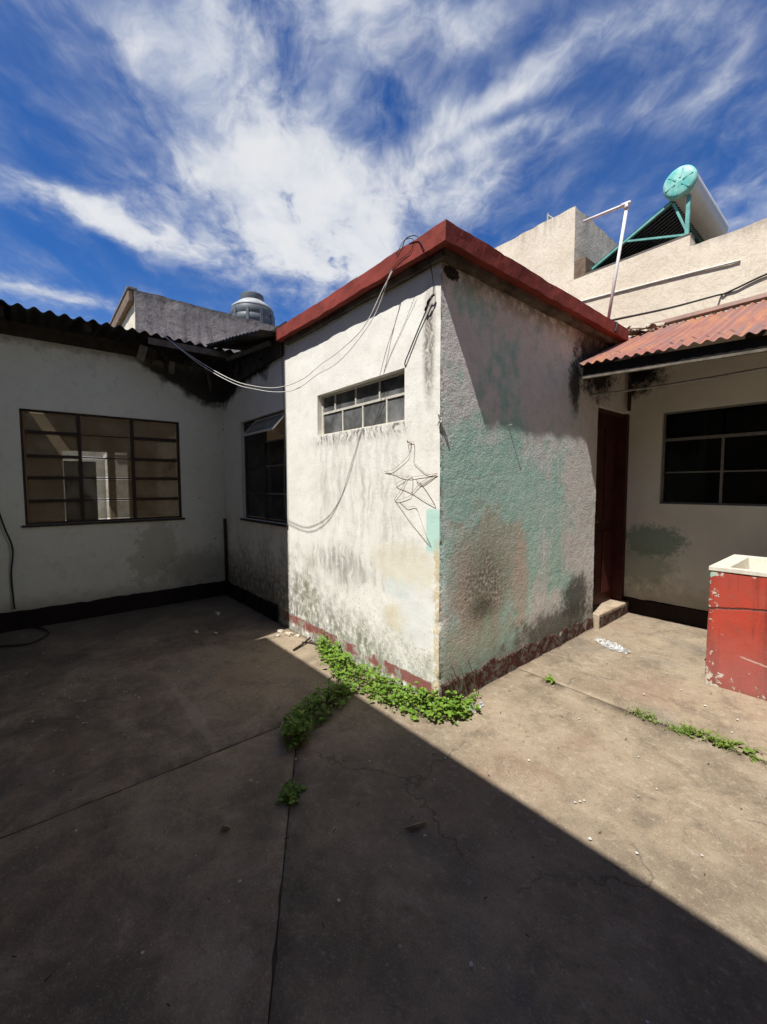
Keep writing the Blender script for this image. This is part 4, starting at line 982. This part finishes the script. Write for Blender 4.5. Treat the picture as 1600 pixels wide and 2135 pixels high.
# ================================================================ WASH SINK
sk = thing('laundry_sink', 'red concrete wash sink with flaking paint and cream open basin', 'sink', (1.55, 2.1, .04))
def sink_body():
    x0, x1, y0, y1, z0, z1 = 1.062, 2.05, 1.725, 2.50, .02, .880
    vs = []; fs = []; loop = []
    def seg(a, b, k):
        for i in range(k): loop.append((a[0]+(b[0]-a[0])*i/k, a[1]+(b[1]-a[1])*i/k))
    seg((x0, y0), (x1, y0), 24); seg((x1, y0), (x1, y1), 18); seg((x1, y1), (x0, y1), 24); seg((x0, y1), (x0, y0), 18)
    n = len(loop); rows = 20; cx, cy = (x0+x1)/2, (y0+y1)/2
    for r in range(rows+1):
        z = z0+(z1-z0)*r/rows
        for x, y in loop:
            o = .004*fbm(x, y, z, 5, 3); d = Vector((x-cx, y-cy)).normalized()
            vs.append((x+d.x*o, y+d.y*o, z))
    for r in range(rows):
        for k in range(n): a = r*n+k; b = r*n+(k+1) % n; fs.append((a, b, b+n, a+n))
    fs.append(tuple(range(n-1, -1, -1)))
    me = bpy.data.meshes.new('body'); me.from_pydata(vs, [], fs); me.update(); o = link('body', me, M_sinkred, sk); bv = o.modifiers.new('bevel', 'BEVEL'); bv.width = .012; bv.segments = 2; bv.limit_method = 'ANGLE'; bv.angle_limit = R(50)
sink_body()
def rim(x0, x1, y0, y1, ix0, ix1, iy0, iy1, zb, zt, depth, inset):
    mb = MB(); o = [(x0, y0), (x1, y0), (x1, y1), (x0, y1)]; i = [(ix0, iy0), (ix1, iy0), (ix1, iy1), (ix0, iy1)]
    j = [(ix0+inset, iy0+inset), (ix1-inset, iy0+inset), (ix1-inset, iy1-inset), (ix0+inset, iy1-inset)]
    for k in range(4):
        l = (k+1) % 4
        mb.quad((*o[k], zb), (*o[l], zb), (*o[l], zt), (*o[k], zt)); mb.quad((*o[k], zt), (*o[l], zt), (*i[l], zt), (*i[k], zt))
        mb.quad((*i[k], zt), (*i[l], zt), (*j[l], zt-depth), (*j[k], zt-depth)); mb.quad((*o[l], zb), (*o[k], zb), (*j[k], zb), (*j[l], zb)) if False else None
    mb.quad(*[(*q, zt-depth) for q in j]); return mb
r_ = rim(1.056, 2.056, 1.719, 2.506, 1.165, 1.95, 1.765, 2.44, .882, .912, .26, .03).build('basin', M_sinkrim, sk)
bm = bmesh.new(); bm.from_mesh(r_.data); bmesh.ops.remove_doubles(bm, verts=bm.verts, dist=1e-5); bm.to_mesh(r_.data); bm.free()
bv = r_.modifiers.new('bevel', 'BEVEL'); bv.width = .006; bv.segments = 2; bv.limit_method = 'ANGLE'

# ================================================================ PIPES, WIRES, CABLES
def cable(name, pts, r, mat, label, cat, group=None, n=8, k=6):
    mb = MB(); mb.tube(catmull(pts, n), r, k); return tag(mb.build(name, mat, None, True), label, cat, group)
pv = thing('plastic_pipe', 'white plastic pipe with elbow standing on the end of the red-edged slab', 'pipe', (-.07, 2.62, 3.06))
mb = MB(); mb.tube([(-.085, 2.62, 3.05), (.084, 2.62, 4.275)], .015, 10); mb.build('riser', M_pvc, pv, True)
mb = MB(); mb.tube([(.075, 2.62, 4.285), (-.347, 2.62, 4.315)], .015, 10); mb.build('arm', M_pvc, pv, True)
mb = MB(); mb.tube([(.078, 2.62, 4.23), (.085, 2.62, 4.29)], .021, 10); mb.tube([(.112, 2.62, 4.283), (.03, 2.62, 4.289)], .0205, 10); mb.build('elbow', M_pvc, pv, True)
mb = MB(); mb.tube([(-.30, 2.60, 3.10), (-.22, 2.60, 3.125), (-.12, 2.60, 3.10)], .016, 8); mb.build('foot_pipe', M_pipegrey, pv, True)
cable('conduit_pipe', [(-1.75, CY-.014, 4.325), (-.3, CY-.014, 4.215), (.641, CY-.014, 4.135)], .012, M_wirepale, 'straight pale conduit pipe fixed along the cream wall', 'pipe')
cable('cable', [(.131, 2.31, 2.96), (.131, 2.34, 3.05), (.05, 2.37, 3.10), (.24, 3.4, 3.43), (.44, 4.38, 3.77), (.50, 4.484, 3.802), (.635, 4.484, 3.831), (.886, 4.484, 3.89), (1.5, 4.484, 3.99)], .011, M_cable, 'black cable sagging across the cream wall above the red roof', 'cable')
cable('cable', [(-3.52, -.87, 3.26), (-3.238, -.85, 3.121), (-2.328, -.8, 2.683), (-1.702, -.72, 2.398), (-1.403, -.64, 2.296), (-1.165, -.55, 2.255), (-.972, -.45, 2.295), (-.846, -.36, 2.395), (-.727, -.27, 2.484), (-.544, -.19, 2.62), (-.416, -.12, 2.856), (-.364, -.10, 2.93), (-.30, -.06, 3.07)], .0030, M_wirepale, 'upper of two pale cables sagging from wavy eave to red roof edge', 'cable', 'pale cables across the cream wall')
cable('cable', [(-3.40, -.87, 3.24), (-3.099, -.85, 3.064), (-2.26, -.8, 2.633), (-1.65, -.72, 2.356), (-1.358, -.64, 2.262), (-1.171, -.55, 2.222), (-1.033, -.46, 2.235), (-.899, -.36, 2.332), (-.775, -.26, 2.411), (-.615, -.18, 2.559), (-.496, -.12, 2.721), (-.375, -.105, 2.92), (-.33, -.06, 3.07)], .0030, M_wirepale, 'lower of two pale cables sagging from wavy eave to red roof edge', 'cable', 'pale cables across the cream wall')
cable('cable', [(-.30, -.06, 3.072), (-.20, -.11, 3.09), (-.10, -.112, 3.06), (-.055, -.108, 2.98), (-.048, -.05, 2.90), (-.047, -.02, 2.80), (-.047, -.02, 2.71), (-.078, -.015, 2.685)], .0030, M_cable, 'black cable dropping over the red roof edge at the corner', 'cable')
cable('cable', [(-.070, -.016, 2.70), (-.12, -.012, 2.63), (-.20, -.012, 2.52), (-.27, -.012, 2.42), (-.318, -.012, 2.345), (-.335, .03, 2.32)], .0045, M_cable, 'short dark cable running down to the high window corner', 'cable')
cable('wire', [(-.214, -.012, 2.77), (-.33, -.004, 2.62), (-.45, -.004, 2.48), (-.551, -.004, 2.345)], .0014, M_cable, 'thin straight wire on the wall above the high window', 'wire')
cable('wire', [(-.30, -.105, 3.03), (-.22, -.11, 3.085), (-.14, -.105, 3.06), (-.17, -.103, 3.00), (-.28, -.102, 2.985), (-.38, -.101, 2.955)], .002, M_cable, 'loop of thin wire on the red roof edge near its corner', 'wire')
kn = thing('cable_knot', 'dark taped cable knot on the wall just below the roof corner', 'cable', (-.075, -.02, 2.68))
mb = MB(); mb.tube(catmull([(-.035, -.02, 2.71), (-.06, -.035, 2.69), (-.09, -.03, 2.66), (-.115, -.02, 2.635)], 4), [.006+.003*math.sin(i*1.3) for i in range(13)], 8); mb.build('wrap', M_cable, kn, True)
cable('eave_wire', [(-.005, 2.12, 2.362), (.5, 2.16, 2.352), (1.0, 2.19, 2.358), (1.25, 2.2, 2.366), (4.1, 2.3, 2.44)], .010, M_pipegrey, 'thin grey rod strung beneath the red wavy roof', 'rod')
mb = MB(); mb.box(.03, .055, 2.93, 2.97, 2.30, 2.78); tag(mb.build('timber_stub', M_wood), 'dark upright timber stub above the doorway', 'timber')
cable('cord', [(-3.93, -2.30, 1.25), (-3.92, -2.264, 1.087), (-3.925, -2.211, .858), (-3.93, -2.234, .585), (-3.925, -2.224, .228)], .008, M_cable, 'dark cord hanging down the wall left of the big window', 'cord')
cable('drain_pipe', [(-3.915, -.03, .16), (-3.912, -.028, .6), (-3.915, -.03, 1.06)], .020, M_ironbrown, 'dark rusty pipe standing in the shaded wall corner', 'pipe')
cable('wire', [(-3.41, -2.32, .012), (-3.31, -2.12, .012), (-3.50, -1.98, .014), (-3.62, -1.97, .02), (-3.80, -2.02, .012), (-3.9, -2.08, .012)], .008, M_cable, 'loop of dark cable lying on the shaded floor', 'wire')
cable('wire', [(-2.135, -.012, 1.10), (-2.13, -.03, 1.5), (-2.12, -.02, 2.2), (-2.14, -.03, 2.9)], .004, M_cable, 'thin dark wire running up beside the shaded window', 'wire')
# wall hardware
nl = thing('nail', 'single steel nail sticking out of the worn teal wall', 'nail', (0, .759, 1.95))
mb = MB(); mb.tube([(-.01, .759, 1.95), (.036, .757, 1.955)], .0045, 8); mb.tube([(.036, .757, 1.955), (.039, .757, 1.955)], .010, 8); mb.build('shank', M_pipegrey, nl)
nl2 = thing('nail', 'bent nail from which the wire hangers dangle', 'nail', (-.26, 0, 1.80))
mb = MB(); mb.tube([(-.262, .01, 1.792), (-.262, -.035, 1.797), (-.262, -.042, 1.81)], .004, 6); mb.build('shank', M_wire, nl2)
rg = thing('rag_knot', 'frayed pale rag knot tied at the wall corner', 'rag', (0, 0, 1.92))
for i in range(5):
    a = random.uniform(0, 6.28); mb = MB(); mb.tube(catmull([(.004, -.004, 1.925+random.uniform(-.02, .02)), (.008+.010*math.cos(a), -.008+.010*math.sin(a), 1.925+random.uniform(-.03, .03)), (.012*math.cos(a)+.008, -.012+.012*math.sin(a), 1.915+random.uniform(-.035, .035))], 4), [.006]*5+[.005, .004, .003, .002], 6); mb.build('strand', simple('pale_rag%d' % i, (.55, .52, .46), .9, .3, 30), rg, True)

# wire coat hangers, one hooked under the other
def hanger(paths, label):
    t = thing('wire_hanger', label, 'hanger', (paths[0][0][0], -.03, paths[0][0][1]), 'wire hangers on the cream wall')
    for nm, P in zip(('hook', 'loop'), paths):
        mb = MB(); mb.tube(catmull([(x, -.010-.003*math.sin(i*1.7), z) for i, (x, z) in enumerate(P)], 5), .0015, 6); mb.build(nm, M_wire, t, True)
hanger(([(-.296, 1.798), (-.262, 1.806), (-.229, 1.790), (-.229, 1.72), (-.231, 1.663)],
        [(-.231, 1.663), (-.205, 1.645), (-.111, 1.581), (-.029, 1.581), (-.137, 1.570), (-.30, 1.562), (-.445, 1.590), (-.545, 1.607), (-.445, 1.618), (-.29, 1.704), (-.285, 1.76), (-.29, 1.795)]), 'topmost wire coat hanger hooked over the nail')
hanger(([(-.302, 1.556), (-.27, 1.575), (-.245, 1.56), (-.245, 1.50), (-.251, 1.449)],
        [(-.251, 1.449), (-.158, 1.52), (-.029, 1.578), (-.035, 1.566), (-.158, 1.512), (-.207, 1.545), (-.15, 1.505), (-.054, 1.402), (-.033, 1.375), (-.12, 1.402), (-.251, 1.449), (-.403, 1.500), (-.403, 1.520), (-.319, 1.549)]), 'middle wire hanger, twisted and crossed, hung below the topmost one')
hanger(([(-.302, 1.553), (-.349, 1.486), (-.427, 1.409), (-.43, 1.398), (-.385, 1.400), (-.273, 1.428), (-.255, 1.45)],
        [(-.427, 1.400), (-.291, 1.278), (-.223, 1.215), (-.088, 1.109), (-.076, 1.122), (-.109, 1.167), (-.168, 1.277), (-.215, 1.355), (-.296, 1.352), (-.385, 1.400)]), 'lowest wire hanger, pulled out into a long loop')

# ================================================================ WEEDS
def leafy(name, label, spots, height, nleaf, size, mat, seed, group=None, grass=0, clump=.25):
    """ground-hugging weed: every stem springs from a rooted spot and carries cupped leaves"""
    rnd = random.Random(seed); cx = sum(s[0] for s in spots)/len(spots); cy = sum(s[1] for s in spots)/len(spots)
    t = thing(name, label, 'weed', (cx, cy, 0), group)
    lv = MB(); stx = MB()
    for i in range(nleaf):
        a = rnd.random()*(len(spots)-1); k = int(a); f = a-k
        s0, s1 = spots[k], spots[min(k+1, len(spots)-1)]
        w = s0[2]+(s1[2]-s0[2])*f
        rx = s0[0]+(s1[0]-s0[0])*f; ry = s0[1]+(s1[1]-s0[1])*f
        ang = rnd.uniform(0, 6.283); rad = w*math.sqrt(rnd.random())
        px, py = rx+rad*math.cos(ang), ry+rad*math.sin(ang)
        if px < .02 and py > -.02: py = -.02-rnd.random()*.03 if px < -.03 else py; px = .045+rnd.random()*.02 if py > -.02 else px
        if rnd.random() < clump*(.75-1.6*nz(px, py, seed+3, 11)): continue
        gz = floor_z(px, py)
        dens = 1-(rad/max(w, .001))**2*.65
        h = height*(.25+.75*rnd.random())*dens*(.75+.5*nz(px, py, seed, 6))
        tip = Vector((px+rnd.uniform(-.025, .025), py+rnd.uniform(-.025, .025), gz+max(.008, h)))
        root = Vector((px+rnd.uniform(-.02, .02), py+rnd.uniform(-.02, .02), gz-.004))
        if i % 3 == 0: stx.tube([root, (root+tip)/2+Vector((rnd.uniform(-.008, .008), rnd.uniform(-.008, .008), .004)), tip], .0016, 4, False)
        yaw = rnd.uniform(0, 6.283); tilt = rnd.uniform(-.6, .95)
        d = Vector((math.cos(yaw)*math.cos(tilt), math.sin(yaw)*math.cos(tilt), math.sin(tilt)*.7)); sd_ = Vector((-math.sin(yaw), math.cos(yaw), 0)); upv = sd_.cross(d)*-1
        if upv.z < 0: upv = -upv
        z = size*rnd.choice((.4, .6, .75, .9, 1.1, 1.4))*rnd.uniform(.85, 1.15)
        if rnd.random() < grass:
            L = z*2.6; b0 = tip; 
            lv.quad(b0-sd_*.0022, b0+sd_*.0022, b0+d*L*.6+sd_*.0016+upv*.2*L, b0+d*L*.6-sd_*.0016+upv*.2*L)
            lv.poly([b0+d*L*.6-sd_*.0016+upv*.2*L, b0+d*L*.6+sd_*.0016+upv*.2*L, b0+d*L])
            continue
        # cupped, scalloped leaf: midrib with two raised halves
        wd = rnd.uniform(.26, .52); c = tip; mid = [c, c+d*z*.5-upv*z*.08, c+d*z*1.0-upv*z*.02]
        L1 = c+d*z*.18+sd_*z*wd+upv*z*.12; L2 = c+d*z*.60+sd_*z*wd*.82+upv*z*.10; L3 = c+d*z*.92+sd_*z*wd*.34
        R1 = c+d*z*.18-sd_*z*wd+upv*z*.12; R2 = c+d*z*.60-sd_*z*wd*.82+upv*z*.10; R3 = c+d*z*.92-sd_*z*wd*.34
        n = len(lv.v); lv.v += [tuple(q) for q in (mid[0], mid[1], mid[2], L1, L2, L3, R1, R2, R3)]
        for fc in ((0, 1, 4, 3), (1, 2, 5, 4), (1, 0, 6, 7), (2, 1, 7, 8)): lv.f.append(tuple(n+q for q in fc)); lv.mi.append(0)
    o = lv.build('foliage', mat, t, True); o['kind'] = 'stuff'
    if stx.v: o = stx.build('stems', M_stem, t); o['kind'] = 'stuff'
    return t
leafy('weed_patch', 'bright green leafy weeds hugging the foot of the sunlit cream wall', [(-1.42, -.05, .04), (-1.15, -.10, .08), (-.90, -.16, .12), (-.62, -.16, .14), (-.35, -.14, .13), (-.12, -.12, .15), (.06, -.02, .14), (.12, .12, .10)], .19, 2300, .031, M_leaf, 3)
leafy('weed_patch', 'dark green leafy weeds in the shade along the floor joint', [(-.66, -.28, .08), (-.56, -.45, .12), (-.50, -.66, .13), (-.40, -.84, .10), (-.26, -.93, .06)], .18, 950, .030, M_leaf, 4)
leafy('weed_tuft', 'lone small weed tuft in the shaded floor joint', [(.04, -1.11, .04), (.08, -1.135, .045), (.11, -1.15, .03)], .085, 110, .026, M_leaf, 5)
leafy('weed_sprout', 'single weed sprout on the sunlit slab joint', [(.30, .905, .02), (.33, .91, .02)], .07, 16, .042, M_leaf, 6)
leafy('weed_strip', 'low grassy strip of weeds in the sunlit joint left of the sink', [(.87, .90, .025), (1.0, .915, .05), (1.12, .92, .055), (1.22, .925, .045)], .055, 700, .016, M_leafdull, 7, 'weeds along the sunlit joint', .55, .8)
leafy('weed_patch', 'rounder leafy weeds in the sunlit joint in front of the sink', [(1.22, .92, .04), (1.29, .925, .055), (1.36, .93, .03), (1.46, .935, .055), (1.56, .94, .05), (1.72, .95, .05), (2.0, .95, .04)], .085, 900, .024, M_leafdull, 8, 'weeds along the sunlit joint', .5, .8)
leafy('weed_sprout', 'small pale weeds sprouting at the foot of the worn teal wall', [(.075, .05, .02), (.08, .20, .015), (.08, .33, .02)], .10, 60, .026, M_leaf, 9)
dst = thing('dry_weed', 'dry brown weed stalks leaning on the worn teal wall', 'weed', (.07, .15, 0))
for i in range(9):
    y = .05+.04*i+random.uniform(-.02, .02); mb = MB(); h = random.uniform(.14, .30)
    mb.tube(catmull([(.07, y, .0), (.055, y-.02, h*.5), (.05, y-.04-random.uniform(0, .05), h)], 3), .0025, 4); mb.build('stalk', M_straw, dst)

# ================================================================ LITTER
def crumple(name, outline, h, seed, mat, label, cat, z0=.004, res=13):
    """crumpled film: a gathered sheet with sharp folds"""
    (x0, y0), (x1, y1), wid = outline; a = Vector((x0, y0)); b = Vector((x1, y1)); d = b-a; n2 = Vector((-d.y, d.x)).normalized(); vs = []; fs = []
    for i in range(res*2+1):
        for j in range(res+1):
            u = i/(res*2); v = j/res-.5; ww = wid*(.45+.55*math.sin(math.pi*min(1, u*1.1+.05)))*(1+.35*nz(u*6, seed, 2))
            p = a+d*u+n2*(v*ww)
            z = floor_z(p.x, p.y)+z0+h*abs(fbm(u*3.3, v*4, seed, 1.8, 4))*(1.1-abs(v)*1.6) + .003
            vs.append((p.x+.01*nz(u*9, v*9, seed), p.y+.01*nz(u*9, v*9, seed+5), z))
    for i in range(res*2):
        for j in range(res): q = i*(res+1)+j; fs.append((q, q+res+1, q+res+2, q+1))
    me = bpy.data.meshes.new(name); me.from_pydata(vs, [], fs); me.update(); return tag(link(name, me, mat), label, cat)
crumple('plastic_bag', ((.185, 1.98), (.50, 1.86), .16), .055, 3, M_film, 'crumpled clear plastic bag lying on the sunlit slab', 'bag')
crumple('plastic_scrap', ((.16, .10), (.155, .26), .07), .055, 8, M_film, 'small curled plastic scrap beside the green weeds', 'plastic')
def rock(name, loc, size, seed, mat, label, cat, group=None):
    bm = bmesh.new(); bmesh.ops.create_icosphere(bm, subdivisions=2, radius=1)
    for v in bm.verts:
        f = 1+.55*fbm(v.co.x, v.co.y, v.co.z+seed, 1.6, 3); v.co = Vector((v.co.x*size[0]*f, v.co.y*size[1]*f, max(-.3, v.co.z)*size[2]*f))
    me = bpy.data.meshes.new(name); bm.to_mesh(me); bm.free(); o = link(name, me, mat); o.location = loc; return tag(o, label, cat, group)
RK = [((-1.93, -.10, .012), (.05, .03, .022), 'larger plaster lump at the lit foot of the cream wall'), ((-2.08, -.13, .01), (.035, .028, .018), 'plaster lump nearest the shaded corner of the lit floor'),
      ((-1.84, -.06, .01), (.028, .022, .018), 'small plaster lump tucked against the lit wall foot'), ((-1.98, -.20, .008), (.02, .018, .012), 'small loose crumb in front of the plaster lumps'),
      ((-2.62, -.80, .01), (.05, .022, .012), 'flat pale plaster piece on the shaded floor'), ((-2.45, -.66, .01), (.03, .018, .010), 'second flat plaster piece on the shaded floor, nearer the wall'), ((-3.10, -.42, .012), (.05, .03, .026), 'rounded grey lump in the shaded corner')]
for i, (l, s, lab) in enumerate(RK): rock('plaster_lump', l, s, i*3.1, M_stone, lab, 'rubble', 'fallen plaster lumps')
cable('stick', [(-1.535, -.268, .012), (-1.60, -.13, .02), (-1.66, -.02, .035)], .009, M_wood, 'dark stick leaning at the foot of the sunlit cream wall', 'stick')
cable('stick', [(-1.66, -.11, .010), (-1.58, -.06, .016), (-1.50, -.04, .012)], .007, M_wood, 'shorter dark stick crossing by the first weeds', 'stick')
for P, lab in (([(.575, -.845, .008), (.60, -.80, .012), (.612, -.745, .008)], 'dry curled leaf on the shaded slab near the shadow edge'), ([(.05, -1.45, .008), (.07, -1.44, .012), (.085, -1.425, .008)], 'dry curled leaf on the dark floor left of the joint')):
    mb = MB(); c = catmull(P, 5); mb.tube(c, [.002+.008*math.sin(math.pi*i/(len(c)-1)) for i in range(len(c))], 5); tag(mb.build('dead_leaf', M_deadleaf), lab, 'leaf', 'dead leaves on the floor')
# flaked-off paint chips: too many and too small to tell apart
rnd = random.Random(5); mb = MB()
def chip(x, y, s):
    z = floor_z(x, y)+.009; a = rnd.uniform(0, 6.28); k = rnd.choice((4, 5, 5)); p = []
    for i in range(k):
        t = a+i*6.283/k; r = s*rnd.uniform(.55, 1.1); p.append((x+r*math.cos(t), y+r*math.sin(t), z+rnd.uniform(-.002, .004)))
    mb.poly(p)
for i in range(900):
    x = rnd.uniform(-3.8, 3.0); y = rnd.uniform(-2.4, 2.9)
    if x < .06 and y > -.03: continue
    den = .55+.7*nz(x, y, 2, 1.2) + (.25 if x < -1.2 else 0)
    if rnd.random() > den: continue
    chip(x, y, rnd.choice((.003, .004, .005, .006, .007, .009)))
for i in range(60):
    chip(rnd.gauss(-1.9, .5), rnd.gauss(-1.75, .16), rnd.choice((.004, .006, .009)))
tag(mb.build('paint_chips', M_chip), 'pale flaked paint chips scattered over the concrete floor', 'debris', kind='stuff')
mb = MB()
for i in range(260):
    x = rnd.uniform(-3.6, 2.6); y = rnd.uniform(-2.4, 2.6)
    if x < .06 and y > -.03: continue
    z = floor_z(x, y)+.007; a = rnd.uniform(0, 6.28); L = rnd.uniform(.006, .020); w = .0025
    mb.bar((x, y, z), (x+L*math.cos(a), y+L*math.sin(a), z+rnd.uniform(0, .004)), w, w)
tag(mb.build('leaf_litter', M_dirt), 'dark crumbs and twig bits scattered over the concrete floor', 'debris', kind='stuff')
